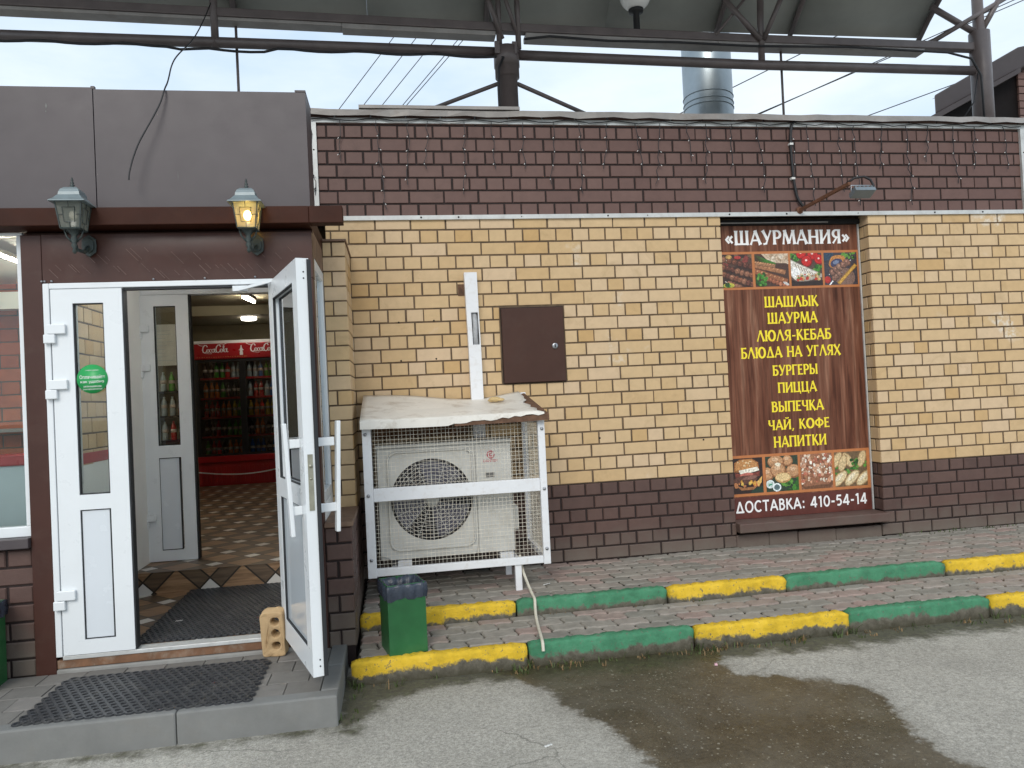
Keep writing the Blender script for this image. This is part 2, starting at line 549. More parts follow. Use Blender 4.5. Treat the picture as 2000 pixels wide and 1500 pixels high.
def wood_print_mat():
    m, nt, b, N, L = nodes_of('wood_print')
    oc = objcoord(nt, (16.0, 1.0, 1.1))
    f = noisen(nt, 1.0, 9, 0.62, oc, 0.5)
    c = rampn(nt, f, [(0.30, (0.055, 0.018, 0.010)), (0.43, (0.128, 0.046, 0.026)), (0.56, (0.18, 0.073, 0.043)), (0.72, (0.31, 0.16, 0.102))])
    oc2 = objcoord(nt, (45.0, 1.0, 2.0))
    f2 = rampn(nt, noisen(nt, 1.0, 5, 0.6, oc2), [(0.35, 0.65), (0.65, 1.25)])
    c = mixn(nt, 1.0, c, f2, 'MULTIPLY')
    L.new(c, b.inputs['Base Color'])
    b.inputs['Roughness'].default_value = 0.5
    b.inputs['Specular IOR Level'].default_value = 0.2
    return m


M['wood_print'] = wood_print_mat()


def parquet_mat(name, dim=1.0):
    m, nt, b, N, L = nodes_of(name)
    s = N.new('ShaderNodeSeparateXYZ')
    L.new(worldcoord(nt), s.inputs[0])
    yz = mathn(nt, 'SUBTRACT', mathn(nt, 'SUBTRACT', s.outputs['Y'], s.outputs['Z']), 0.075)
    k = 2.2
    u = mathn(nt, 'MULTIPLY', mathn(nt, 'ADD', s.outputs['X'], yz), k)
    v = mathn(nt, 'MULTIPLY', mathn(nt, 'SUBTRACT', s.outputs['X'], yz), k)
    fu, fv = mathn(nt, 'FRACT', u), mathn(nt, 'FRACT', v)
    iu = mathn(nt, 'LESS_THAN', fu, 0.34)
    iv = mathn(nt, 'LESS_THAN', fv, 0.34)
    pale = mathn(nt, 'MULTIPLY', iu, iv)
    band = mathn(nt, 'SUBTRACT', mathn(nt, 'MAXIMUM', iu, iv), pale)
    oc = objcoord(nt)
    mp = N.new('ShaderNodeMapping')
    mp.inputs['Rotation'].default_value = (0, 0, R(45))
    mp.inputs['Scale'].default_value = (4, 40, 40)
    L.new(oc, mp.inputs['Vector'])
    g = noisen(nt, 1.0, 6, 0.6, mp.outputs['Vector'], 0.3)
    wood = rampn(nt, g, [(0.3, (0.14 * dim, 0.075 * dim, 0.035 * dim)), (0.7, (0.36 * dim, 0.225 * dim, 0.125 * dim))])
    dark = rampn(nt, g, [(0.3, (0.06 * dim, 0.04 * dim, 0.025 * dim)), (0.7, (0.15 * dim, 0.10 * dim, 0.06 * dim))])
    c = mixn(nt, band, wood, dark)
    c = mixn(nt, pale, c, (0.60 * dim, 0.59 * dim, 0.56 * dim))

    def edge(fx, at):
        return mathn(nt, 'LESS_THAN', mathn(nt, 'ABSOLUTE', mathn(nt, 'SUBTRACT', fx, at)), 0.018)
    e = mathn(nt, 'MAXIMUM', mathn(nt, 'MAXIMUM', edge(fu, 0.34), edge(fv, 0.34)), mathn(nt, 'MAXIMUM', edge(fu, 0.018), edge(fv, 0.018)))
    c = mixn(nt, e, c, (0.02, 0.015, 0.01))
    L.new(c, b.inputs['Base Color'])
    b.inputs['Roughness'].default_value = 0.42
    return m


M['parquet'] = parquet_mat('parquet')


def kerb_mat(name, paint):
    m, nt, b, N, L = nodes_of(name)
    oc = objcoord(nt)
    s = N.new('ShaderNodeSeparateXYZ')
    L.new(oc, s.inputs[0])
    n1 = noisen(nt, 16, 9, 0.72, worldcoord(nt), 0.4)
    n2 = noisen(nt, 4.5, 4, 0.6, worldcoord(nt))
    lvl = mathn(nt, 'ADD', s.outputs['Z'], mathn(nt, 'ADD', mathn(nt, 'MULTIPLY', n1, 0.12), mathn(nt, 'MULTIPLY', n2, 0.10)))
    mask = rampn(nt, lvl, [(0.208, 0.0), (0.226, 1.0)])
    chips = rampn(nt, noisen(nt, 38, 8, 0.75, worldcoord(nt)), [(0.36, 0.0), (0.42, 1.0)])
    mask = mathn(nt, 'MULTIPLY', mask, chips)
    conc = rampn(nt, noisen(nt, 22, 8, 0.7, oc), [(0.3, (0.075, 0.066, 0.05)), (0.7, (0.215, 0.195, 0.155))])
    low = rampn(nt, mathn(nt, 'ADD', s.outputs['Z'], mathn(nt, 'MULTIPLY', n1, 0.07)), [(0.075, 1.0), (0.145, 0.0)])
    conc = mixn(nt, mathn(nt, 'MULTIPLY', low, 0.85), conc, (0.050, 0.046, 0.024))
    pv = rampn(nt, noisen(nt, 9, 6, 0.65, oc), [(0.25, tuple(q * 0.68 for q in paint)), (0.5, paint), (0.75, tuple(min(1, q * 1.08 + 0.03) for q in paint))])
    c = mixn(nt, mask, conc, pv)
    L.new(c, b.inputs['Base Color'])
    b.inputs['Roughness'].default_value = 0.75
    b.inputs['Specular IOR Level'].default_value = 0.3
    bumpn(nt, noisen(nt, 42, 9, 0.78, oc), b, 0.85, 0.010)
    return m


M['kerb_yellow'] = kerb_mat('kerb_yellow', (0.76, 0.50, 0.035))
M['kerb_green'] = kerb_mat('kerb_green', (0.070, 0.25, 0.135))


def asphalt_mat():
    m, nt, b, N, L = nodes_of('asphalt')
    wc = worldcoord(nt)
    aw = N.new('ShaderNodeAttribute'); aw.attribute_name = 'wet'
    am = N.new('ShaderNodeAttribute'); am.attribute_name = 'moss'
    big = noisen(nt, 1.1, 6, 0.6, wc)
    c = rampn(nt, big, [(0.3, (0.325, 0.308, 0.268)), (0.7, (0.43, 0.41, 0.36))])
    fine = noisen(nt, 55, 8, 0.78, wc)
    c = mixn(nt, 1.0, c, rampn(nt, fine, [(0.3, 0.55), (0.5, 1.0), (0.7, 1.42)]), 'MULTIPLY')
    g2 = noisen(nt, 170, 3, 0.6, wc)
    c = mixn(nt, 1.0, c, rampn(nt, g2, [(0.33, 0.72), (0.67, 1.28)]), 'MULTIPLY')
    vo = N.new('ShaderNodeTexVoronoi')
    vo.inputs['Scale'].default_value = 95
    vo.inputs['Randomness'].default_value = 1.0
    L.new(wc, vo.inputs['Vector'])
    sp = N.new('ShaderNodeSeparateColor')
    L.new(vo.outputs['Color'], sp.inputs[0])
    stone = mathn(nt, 'MULTIPLY', mathn(nt, 'GREATER_THAN', mathn(nt, 'ADD', sp.outputs[0], mathn(nt, 'MULTIPLY', mathn(nt, 'SUBTRACT', noisen(nt, 6, 4, 0.6, wc), 0.5), 0.5)), 0.84), mathn(nt, 'LESS_THAN', vo.outputs['Distance'], mathn(nt, 'MULTIPLY', sp.outputs[1], 0.48)))
    vo2 = N.new('ShaderNodeTexVoronoi')
    vo2.inputs['Scale'].default_value = 48
    L.new(wc, vo2.inputs['Vector'])
    sp2 = N.new('ShaderNodeSeparateColor')
    L.new(vo2.outputs['Color'], sp2.inputs[0])
    stone = mathn(nt, 'MAXIMUM', stone, mathn(nt, 'MULTIPLY', mathn(nt, 'GREATER_THAN', sp2.outputs[0], 0.90), mathn(nt, 'LESS_THAN', vo2.outputs['Distance'], mathn(nt, 'MULTIPLY', sp2.outputs[1], 0.42))))
    dry = mixn(nt, mathn(nt, 'MULTIPLY', stone, 0.4), c, (0.62, 0.60, 0.55))
    st2 = rampn(nt, noisen(nt, 3.2, 8, 0.7, wc, 0.5), [(0.55, 0.0), (0.75, 0.5)])
    dry = mixn(nt, st2, dry, (0.25, 0.24, 0.21))
    wetc = rampn(nt, noisen(nt, 2.4, 7, 0.65, wc), [(0.3, (0.056, 0.044, 0.028)), (0.5, (0.088, 0.070, 0.045)), (0.7, (0.130, 0.108, 0.074))])
    wetc = mixn(nt, 1.0, wetc, rampn(nt, fine, [(0.3, 0.55), (0.5, 1.0), (0.7, 1.5)]), 'MULTIPLY')
    wetc = mixn(nt, mathn(nt, 'MULTIPLY', stone, 0.62), wetc, (0.38, 0.35, 0.28))
    jag = mathn(nt, 'ADD', mathn(nt, 'MULTIPLY', mathn(nt, 'SUBTRACT', noisen(nt, 9, 8, 0.7, wc), 0.5), 0.22), mathn(nt, 'MULTIPLY', mathn(nt, 'SUBTRACT', noisen(nt, 50, 4, 0.7, wc), 0.5), 0.05))
    wet = mathn(nt, 'MULTIPLY_ADD', mathn(nt, 'ADD', aw.outputs['Fac'], jag), 26.0, 0.5, clamp=True)
    wetc = mixn(nt, rampn(nt, noisen(nt, 1.3, 6, 0.7, wc, 0.8), [(0.48, 0.0), (0.7, 0.55)]), wetc, (0.150, 0.138, 0.112))
    halo = mathn(nt, 'MULTIPLY_ADD', mathn(nt, 'ADD', aw.outputs['Fac'], mathn(nt, 'MULTIPLY', jag, 1.6)), 7.0, 0.85, clamp=True)
    dry = mixn(nt, mathn(nt, 'MULTIPLY', halo, 0.42), dry, (0.17, 0.155, 0.125))
    cv = N.new('ShaderNodeTexVoronoi')
    cv.feature = 'DISTANCE_TO_EDGE'
    cv.inputs['Scale'].default_value = 0.75
    wob = N.new('ShaderNodeTexNoise')
    wob.inputs['Scale'].default_value = 2.2
    wob.inputs['Detail'].default_value = 7.0
    L.new(wc, wob.inputs['Vector'])
    av = N.new('ShaderNodeVectorMath')
    av.operation = 'MULTIPLY_ADD'
    L.new(wob.outputs['Color'], av.inputs[0])
    av.inputs[1].default_value = (0.5, 0.5, 0.0)
    L.new(wc, av.inputs[2])
    L.new(av.outputs[0], cv.inputs['Vector'])
    crack = mathn(nt, 'MULTIPLY', mathn(nt, 'LESS_THAN', cv.outputs['Distance'], 0.0028), rampn(nt, noisen(nt, 1.7, 3, 0.5, wc), [(0.48, 0.0), (0.62, 0.5)]))
    dry = mixn(nt, crack, dry, (0.09, 0.085, 0.07))
    c = mixn(nt, wet, dry, wetc)
    mj = mathn(nt, 'MULTIPLY', mathn(nt, 'SUBTRACT', noisen(nt, 8, 9, 0.72, wc), 0.5), 0.42)
    moss = mathn(nt, 'MULTIPLY_ADD', mathn(nt, 'ADD', am.outputs['Fac'], mj), 9.0, 0.5, clamp=True)
    mc = rampn(nt, noisen(nt, 30, 6, 0.7, wc), [(0.3, (0.030, 0.027, 0.016)), (0.55, (0.070, 0.066, 0.034)), (0.75, (0.085, 0.10, 0.035))])
    c = mixn(nt, mathn(nt, 'MULTIPLY', moss, 0.9), c, mc)
    L.new(c, b.inputs['Base Color'])
    L.new(mathn(nt, 'SUBTRACT', 0.9, mathn(nt, 'MULTIPLY', wet, rampn(nt, noisen(nt, 2.0, 5, 0.6, wc), [(0.35, 0.40), (0.65, 0.68)]))), b.inputs['Roughness'])
    bumpn(nt, fine, b, 0.55, 0.008)
    return m


M['asphalt'] = asphalt_mat()

# ------------------------------------------------------------------ ground, pavement
ZA = -0.225          # asphalt level
ROW = 0.0983


def zr(r):
    return (26 - r) * ROW


def polydist(px, py, poly):
    """signed distance, positive inside"""
    P = np.array(poly)
    d = np.full(px.shape, 1e9)
    inside = np.zeros(px.shape, bool)
    n = len(P)
    for i in range(n):
        a, b = P[i], P[(i + 1) % n]
        ab = b - a
        t = np.clip(((px - a[0]) * ab[0] + (py - a[1]) * ab[1]) / (ab @ ab), 0, 1)
        d = np.minimum(d, np.hypot(px - a[0] - t * ab[0], py - a[1] - t * ab[1]))
        cond = (a[1] > py) != (b[1] > py)
        xi = a[0] + (py - a[1]) / (b[1] - a[1] + 1e-12) * (b[0] - a[0])
        inside ^= cond & (px < xi)
    return np.where(inside, d, -d)


def make_ground():
    xs = np.concatenate([[-300, -80, -25, -10, -6], np.arange(-3.6, 5.6, 0.035), [7, 10, 25, 80, 300]])
    ys = np.concatenate([[-300, -80, -25, -12, -8, -6], np.arange(-4.6, -1.2, 0.035), [0, 3, 8, 25, 80, 300]])
    X, Y = np.meshgrid(xs, ys)
    Z = np.full(X.shape, ZA)
    Z += np.where((abs(X) < 8) & (Y > -9) & (Y < -1.5), 0.004 * np.sin(X * 2.1 + 1) * np.cos(Y * 2.7), 0)
    wet_poly = [(0.42, -1.40), (0.64, -1.55), (0.73, -1.70), (0.81, -1.83), (0.81, -1.97), (0.91, -2.17), (0.98, -2.32), (1.03, -2.53), (1.04, -2.69), (1.07, -2.93), (1.10, -3.3), (1.2, -4.4),
                (2.3, -4.4), (2.24, -3.29), (2.30, -3.09), (2.22, -2.96), (2.18, -2.85), (2.20, -2.68), (2.28, -2.40), (2.32, -2.20), (2.14, -2.04), (2.0, -1.95), (1.79, -1.86), (1.77, -1.66), (1.95, -1.40)]
    wet = polydist(X, Y, wet_poly)
    moss = np.maximum(0.125 - np.abs(Y + 1.46) * 0.9 + np.where(X > 1.2, 0.05, 0.0), polydist(X, Y, [(-0.3, -2.0), (-0.16, -2.05), (-0.02, -1.75), (0.15, -1.62), (0.5, -1.55), (0.5, -1.3), (-0.3, -1.3)]))
    moss = np.maximum(moss, 0.02 - np.abs(Y + 1.97) - np.where(X < -0.2, 0, 9))
    moss = np.where(X < -0.3, np.minimum(moss, 0.03 - np.abs(Y + 1.97)), moss)
    ny, nx = X.shape
    verts = np.stack([X.ravel(), Y.ravel(), Z.ravel()], 1)
    faces = [(j * nx + i, j * nx + i + 1, (j + 1) * nx + i + 1, (j + 1) * nx + i) for j in range(ny - 1) for i in range(nx - 1)]
    me = bpy.data.meshes.new('ground')
    me.from_pydata([tuple(p) for p in verts], [], faces)
    me.materials.append(M['asphalt'])
    for nm, arr in (('wet', wet), ('moss', moss)):
        at = me.attributes.new(nm, 'FLOAT', 'POINT')
        at.data.foreach_set('value', np.clip(arr, -2, 2).ravel().astype(np.float32))
    o = bpy.data.objects.new('ground', me)
    COL.objects.link(o)
    tag(o, kind='structure')


make_ground()


def wave_pavers(name, x0, x1, y0, y1, zfun, base):
    mb = MB()
    Lp, Wp, amp = 0.2, 0.112, 0.0085
    r2 = random.Random(int(abs(y0) * 100) + 3)
    rows = int(math.ceil((y1 - y0) / Wp))
    for j in range(rows):
        ya, yb = y0 + j * Wp, min(y1, y0 + (j + 1) * Wp)
        if yb - ya < 0.03:
            continue
        off = (j % 2) * Lp / 2
        i = 0
        x = x0 - off
        while x < x1:
            a, b = max(x, x0), min(x + Lp, x1)
            x += Lp
            if b - a < 0.03:
                continue
            wy = lambda xx, row: amp * math.sin(2 * math.pi * xx / (Lp / 2) + row * math.pi)
            wx = lambda yy: amp * math.sin(2 * math.pi * (yy - ya) / Wp)
            out = []
            nn = 8
            for k in range(nn):
                xx = a + (b - a) * k / nn
                out.append((xx, ya + (wy(xx, j) if j > 0 else 0)))
            for k in range(4):
                yy = ya + (yb - ya) * k / 4
                out.append((b + wx(yy), yy + (wy(b, j) if j > 0 else 0) * (1 - k / 4) + (wy(b, j + 1) if j < rows - 1 else 0) * k / 4))
            for k in range(nn):
                xx = b - (b - a) * k / nn
                out.append((xx, yb + (wy(xx, j + 1) if j < rows - 1 else 0)))
            for k in range(4):
                yy = yb - (yb - ya) * k / 4
                out.append((a + wx(yy), yy + (wy(a, j + 1) if j < rows - 1 else 0) * (1 - k / 4) + (wy(a, j) if j > 0 else 0) * k / 4))
            cx, cy = (a + b) / 2, (ya + yb) / 2
            dz = r2.uniform(-0.003, 0.003)
            tx, ty = r2.uniform(-0.015, 0.015), r2.uniform(-0.02, 0.02)

            def ring(inset, dzz):
                res = []
                for px, py in out:
                    sx = 1 - 2 * inset / (b - a)
                    sy = 1 - 2 * inset / (yb - ya)
                    qx, qy = cx + (px - cx) * sx, cy + (py - cy) * sy
                    res.append((qx, qy, zfun(qx, qy) + dz + dzz + (qx - cx) * tx + (qy - cy) * ty))
                return res
            n = len(out)
            r0, r1, r_2 = ring(0.0115, 0.0), ring(0.0056, -0.007), ring(0.0040, -0.05)
            vs = r0 + r1 + r_2
            fs = [tuple(range(n))]
            for q in range(n):
                q2 = (q + 1) % n
                fs.append((n + q, n + q2, q2, q))
                fs.append((2 * n + q, 2 * n + q2, n + q2, n + q))
            mb.add(vs, fs, 0)
    mb.box(x0, x1, y0, y1, base, min(zfun(x0, y0), zfun(x0, y1)) - 0.009, 1)
    o = mb.build(name, [M['wave_paver'], M['paver_joint']])
    return tag(o, kind='structure')


wave_pavers('pavement', -0.17, 6.6, -0.885, 0.012, lambda x, y: 0.0 + 0.004 * math.sin(x * 3), -0.3)
wave_pavers('pavement_step', -0.17, 6.6, -1.385, -0.958, lambda x, y: -0.09 + (y + 0.96) * 0.03 + 0.003 * math.sin(x * 2.3), -0.3)


# ------------------------------------------------------------------ kerb stones
def kerb_stone(x0, x1, yf, w, ztop, zbot, material, seed, label):
    r2 = random.Random(seed)
    mb = MB()
    n = 46
    g = 0.007
    prof = [(0.0, zbot), (0.001, ztop - 0.085), (0.003, ztop - 0.045), (0.005, ztop - 0.018), (0.009, ztop - 0.006), (0.019, ztop - 0.001), (w * 0.55, ztop + 0.001), (w - 0.010, ztop - 0.001), (w, ztop - 0.010), (w, zbot)]
    vs, fs = [], []
    k = len(prof)
    for i in range(n + 1):
        t = i / n
        x = x0 + g + (x1 - x0 - 2 * g) * t
        e = 0.012 if i in (0, n) else (0.003 if i in (1, n - 1) else 0)
        for j, (dy, z) in enumerate(prof):
            jit = 0.005 if 0 < j < k - 1 else 0.003
            zz = z - (e if 0 < j < k - 1 else 0)
            yy = yf + dy + (e * 0.7 if j < 3 else (-e * 0.7 if j > k - 3 else 0))
            vs.append((x + r2.uniform(-1, 1) * 0.002, yy + r2.uniform(-1, 1) * jit, zz + (r2.uniform(-1, 1) * jit if z != zbot else 0)))
    for i in range(n):
        for j in range(k - 1):
            fs.append((i * k + j, (i + 1) * k + j, (i + 1) * k + j + 1, i * k + j + 1))
    fs.append(tuple(range(k)))
    fs.append(tuple(n * k + j for j in range(k - 1, -1, -1)))
    mb.add(vs, fs, 0, True)
    o = mb.build('kerb_stone', M[material])
    return tag(o, label, 'kerb', 'painted kerb stones')


lower = [(-0.215, 0.757, 'y', 'worn yellow kerb stone at the road edge under the green litter bin'),
         (0.757, 1.735, 'g', 'green kerb stone at the road edge that the white hose reaches'),
         (1.735, 2.70, 'y', 'chipped yellow kerb stone at the road edge, right of the wet patch top'),
         (2.70, 3.66, 'g', 'green kerb stone at the road edge below the food signboard'),
         (3.66, 4.63, 'y', 'yellow kerb stone at the road edge, cut by the right side of the picture')]
upper = [(-0.185, 0.775, 'y', 'broken yellow kerb stone of the upper step behind the litter bin'),
         (0.775, 1.765, 'g', 'green kerb stone of the upper step crossed by the white hose'),
         (1.765, 2.585, 'y', 'short yellow kerb stone of the upper step left of the signboard'),
         (2.585, 3.765, 'g', 'long green kerb stone of the upper step below the food signboard'),
         (3.765, 4.75, 'y', 'yellow kerb stone of the upper step at the far right')]
for q, (a, b, c, lab) in enumerate(lower):
    kerb_stone(a, b, -1.465 + (0.012 if q % 2 else -0.004), 0.082, -0.098, -0.27, 'kerb_yellow' if c == 'y' else 'kerb_green', 11 + q, lab)
for q, (a, b, c, lab) in enumerate(upper):
    kerb_stone(a, b, -0.966 + (0.008 if q % 2 else -0.003), 0.082, 0.006, -0.17, 'kerb_yellow' if c == 'y' else 'kerb_green', 31 + q, lab)


# ------------------------------------------------------------------ brick walls
def brick(mb, a, b, z0, z1, y, depth, bev, m, axis='x', fixed=0.0, jit=None):
    """one brick on a wall facing -y (axis 'x') or facing +x / -x along y (axis 'yp' / 'yn'); a..b along the wall"""
    d = jit.uniform(-0.0016, 0.0016) if jit else 0
    e = jit.uniform(-0.0022, 0.0022) if jit else 0
    if jit:
        z0 += jit.uniform(-0.0012, 0.0012)
        z1 += jit.uniform(-0.0012, 0.0012)
    rings = [(bev, 0.0), (0.0, bev), (0.0, depth)]
    vs = []
    for ins, back in rings:
        for (u, w) in ((a + ins + e, z0 + ins), (b - ins + e, z0 + ins), (b - ins + e, z1 - ins), (a + ins + e, z1 - ins)):
            if axis == 'x':
                vs.append((u, y + back + d, w))
            elif axis == 'yp':
                vs.append((fixed - back - d, u, w))
            else:
                vs.append((fixed + back + d, u, w))
    fs = [(0, 1, 2, 3)]
    for r in (0, 4):
        for k in range(4):
            k2 = (k + 1) % 4
            fs.append((r + 4 + k, r + 4 + k2, r + k2, r + k))
    if axis == 'yn':
        fs = [tuple(reversed(f)) for f in fs]
    mb.add(vs, fs, m)


def brick_rows(mb, rows, x0, x1, y, m, holes=(), bev=0.0025, depth=0.03, joint=0.010, seed=1, stretch_off=0.0, axis='x', fixed=0.0):
    r2 = random.Random(seed)
    for r in rows:
        zt, zb = zr(r), zr(r + 1)
        stretcher = (r % 2) != 0
        step = 0.26 if stretcher else 0.13
        o = stretch_off + (0.0 if stretcher else 0.065)
        k = math.floor((x0 - o) / step)
        while o + k * step < x1:
            a, b = o + k * step + joint / 2, o + (k + 1) * step - joint / 2
            k += 1
            a, b = max(a, x0), min(b, x1)
            if b - a < 0.02:
                continue
            segs = [(a, b)]
            zm = (zt + zb) / 2
            for hx0, hx1, hz0, hz1 in holes:
                if hz0 < zm < hz1:
                    nsegs = []
                    for s0, s1 in segs:
                        if s1 <= hx0 or s0 >= hx1:
                            nsegs.append((s0, s1))
                        else:
                            if hx0 - s0 > 0.02:
                                nsegs.append((s0, hx0))
                            if s1 - hx1 > 0.02:
                                nsegs.append((hx1, s1))
                    segs = nsegs
            for s0, s1 in segs:
                brick(mb, s0, s1, zb + joint / 2, zt - joint / 2, y, depth, bev, m, axis, fixed, r2)


RX0, RX1 = 2.705, 3.995        # the recess that holds the signboard
RZ0 = 0.205
building = thing('shop_building', 'single storey yellow and brown brick shop building with flat roof', 'building', (2.5, 0.15, 0))
hole = [(RX0, RX1, RZ0, 2.64)]
box_hole = [(0.892, 1.398, 1.372, 1.962)]

wall = MB()
brick_rows(wall, range(-1, 20), -0.36, 7.0, 0.0, 0, hole + box_hole, 0.0022, 0.03, 0.0118, 3)
# right and left jambs of the recess
brick_rows(wall, range(-1, 20), 0.010, 0.135, 0, 0, (), 0.002, 0.03, 0.0118, 5, -0.13, 'yn', RX1)
brick_rows(wall, range(-1, 20), 0.010, 0.135, 0, 0, (), 0.002, 0.03, 0.0118, 6, -0.13, 'yp', RX0)
MO = 0.0055
wall.box(-0.36, RX0 - MO, MO, 0.30, zr(20), zr(-1), 1)
wall.box(RX1 + MO, 7.0, MO, 0.30, zr(20), zr(-1), 1)
wall.box(RX0 - MO, RX1 + MO, 0.16, 0.30, zr(20), zr(-1), 1)
wall.build('brick_wall', [M['yellow_brick'], M['mortar_brown']], building)

par = MB()
brick_rows(par, range(-9, -1), -3.0, 7.0, 0.0, 0, (), 0.003, 0.03, 0.013, 8)
par.box(-3.0, 7.0, 0.008, 0.30, zr(-1) + 0.002, zr(-8.3), 1)
par.build('parapet', [M['painted_brick'], M['mortar_dark']], building)

pl = MB()
ph = [(RX0, RX1, RZ0, 2.64), (RX0, RX1 - 0.02, 0.0, 0.20)]
brick_rows(pl, range(20, 26), -0.36, 7.0, -0.002, 0, ph, 0.006, 0.03, 0.011, 9)
brick_rows(pl, range(20, 24), 0.010, 0.135, 0, 0, (), 0.006, 0.03, 0.011, 10, -0.13, 'yn', RX1)
pl.box(-0.36, RX0 - 0.008, 0.008, 0.30, -0.25, zr(20) - 0.002, 1)
pl.box(RX1 + 0.008, 7.0, 0.008, 0.30, -0.25, zr(20) - 0.002, 1)
pl.box(RX0 - 0.008, RX1 + 0.008, 0.145, 0.30, -0.25, zr(20) - 0.002, 1)
pl.build('plinth', [M['plinth_brick'], M['mortar_dark']], building)

sill = MB()
for i, (a, b) in enumerate([(RX0, 2.98), (2.984, 3.23), (3.234, 3.56), (3.564, RX1 - 0.022)]):
    sill.box(a, b, 0.004 + 0.006 * (i % 2), 0.14, -0.2, 0.098 - 0.004 * i)
sill.box(RX0 - 0.005, RX1 - 0.003, -0.075, 0.142, 0.125, 0.198)
sill.build('sill', M['plinth_brick'], building, bev=0.008)

cop = MB()
cop.box(-3.0, 7.0, -0.012, 0.31, 3.355, 3.392)
n = 70
wavy = random.Random(4)
top, bot = [], []
for i in range(n + 1):
    x = -3.0 + 10.0 * i / n
    dz = wavy.uniform(-0.006, 0.008)
    top.append((x, -0.045 + wavy.uniform(-0.008, 0.008), 3.443 + dz * 0.4))
    bot.append((x, -0.055 + wavy.uniform(-0.010, 0.010), 3.392 + dz))
backp = [(x, 0.33, 3.465) for (x, _, _) in top]
vs = top + bot + backp
fs = []
for i in range(n):
    fs.append((n + 1 + i, n + 2 + i, i + 1, i))
    fs.append((i, i + 1, 2 * (n + 1) + i + 1, 2 * (n + 1) + i))
cop.add(vs, fs, 1)
cop.box(-0.08, 1.12, -0.052, 0.10, 3.450, 3.474, 1)
cop.build('coping', [M['strip_metal'], M['coping_metal']], building)

st = MB()
st.box(-0.30, 7.0, -0.017, 0.004, 2.630, 2.662)
for x in (0.34, 0.62, 1.1, 1.78, 2.1, 2.78, 3.27, 3.9, 4.6, 5.05, 5.5):
    st.path([(x, -0.0165, 2.646), (x, -0.0195, 2.646)], 0.007 if x not in (1.1, 2.1, 3.9, 5.5) else 0.004, 8, 1)
st.build('trim_strip', [M['strip_metal'], M['hole_dark']], building)
for x, lab in ((-0.415, None), (5.475, None)):
    ct = MB()
    ct.box(x - 0.022, x + 0.022, -0.020, 0.004, 2.664, 3.352)
    for z in (2.85, 3.15):
        ct.path([(x, -0.019, z), (x, -0.023, z)], 0.006, 8, 1)
    ct.build('corner_trim', [M['strip_metal'], M['hole_dark']], building)

rs = MB()
rs.box(-4.6, 7.0, 0.31, 8.0, 3.20, 3.30)
rs.build('roof_slab', M['concrete'], building)

# drill holes and the rust stain behind the duct
for x, z in ((0.14, 1.87), (0.40, 1.875), (0.145, 1.585), (0.405, 1.59), (1.63, 0.93), (2.47, 0.87)):
    dh = MB()
    dh.path([(x, 0.001, z), (x, -0.0015, z)], 0.007, 8)
    dh.build('drill_hole', M['hole_dark'], building)

# ---- inside of the shop
YI = 0.58       # inside face of the facade
inn = MB()
inn.box(-4.6, 0.6, YI, 7.3, 0.10, 0.1535)
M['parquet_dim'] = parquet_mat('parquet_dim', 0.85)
inn.build('shop_floor', M['parquet_dim'], building)
c1 = MB()
c1.box(-4.6, 0.6, YI, 7.3, 2.80, 2.90)
c1.box(-4.6, 0.6, 5.7, 7.0, 2.66, 2.80, 0)
c1.build('ceiling', M['interior_ceiling'], building)
w1 = MB()
w1.box(-4.7, 0.7, 7.0, 7.3, 0.1535, 2.80)
for x in (-3.6, -2.35, -1.1, 0.1):
    w1.box(x - 0.02, x + 0.02, 6.985, 7.0, 0.16, 2.79)
w1.box(-4.7, -4.6, YI, 7.0, 0.1535, 2.80)
w1.box(0.6, 0.7, YI, 7.0, 0.1535, 2.80)
w1.build('inner_wall', M['interior_beige'], building)
w2 = MB()
brick_rows(w2, range(2, 25), -4.6, -1.925, 0.48, 0, (), 0.002, 0.03, 0.010, 14)
w2.box(-4.6, -1.93, 0.486, YI, 0.0, 2.9, 1)
w2.box(-0.52, -0.36, 0.30, YI, 0.0, 2.9, 1)
w2.box(-1.93, -0.52, 0.48, YI, 2.232, 2.9, 1)
M['red_brick'] = brick_mat('red_brick', [(0.0, (0.40, 0.085, 0.030)), (0.5, (0.47, 0.11, 0.040)), (1.0, (0.52, 0.14, 0.055))], 0.7, 0.2, 0.3)
w2.build('inner_brick_wall', [M['red_brick'], M['mortar_brown']], building)  # red bricks stand in for the opposite building reflected in the shop window


def led_tube(name, p, q, r, label, m='led'):
    mb = MB()
    mb.path([p, q], r, 8, 0)
    d = Vector(q) - Vector(p)
    mb.box(min(p[0], q[0]) - 0.02, max(p[0], q[0]) + 0.02, min(p[1], q[1]) - 0.02, max(p[1], q[1]) + 0.02, max(p[2], q[2]) + r, max(p[2], q[2]) + r + 0.025, 1)
    return tag(mb.build(name, [M[m], M['interior_white']]), label, 'ceiling light', 'ceiling lights in the shop')


led_tube('ceiling_light', (-1.81, 4.55, 2.75), (-1.76, 5.02, 2.75), 0.018, 'glowing strip light on the shop ceiling seen through the open doorway')
led_tube('ceiling_light', (-3.25, 1.3, 2.74), (-3.15, 2.6, 2.74), 0.022, 'glowing strip light on the ceiling deeper in the shop')
led_tube('ceiling_light', (-2.14, -0.95, 2.245), (-2.14, 0.05, 2.245), 0.007, 'glowing strip light behind the shop window left of the porch post')
led_tube('ceiling_light', (-1.15, -0.85, 2.235), (-1.15, -0.10, 2.235), 0.012, 'strip light under the vestibule ceiling mirrored in the pane of the open door leaf', 'led_white')
dl = MB()
dl.lathe([(0.09, 0.0), (0.11, 0.01), (0.11, 0.045)], (-2.02, 6.02, 2.615), 20)
tag(dl.build('ceiling_light', [M['led_soft']]), 'round flat lamp glowing on the ceiling above the red fridge', 'ceiling light', 'ceiling lights in the shop')


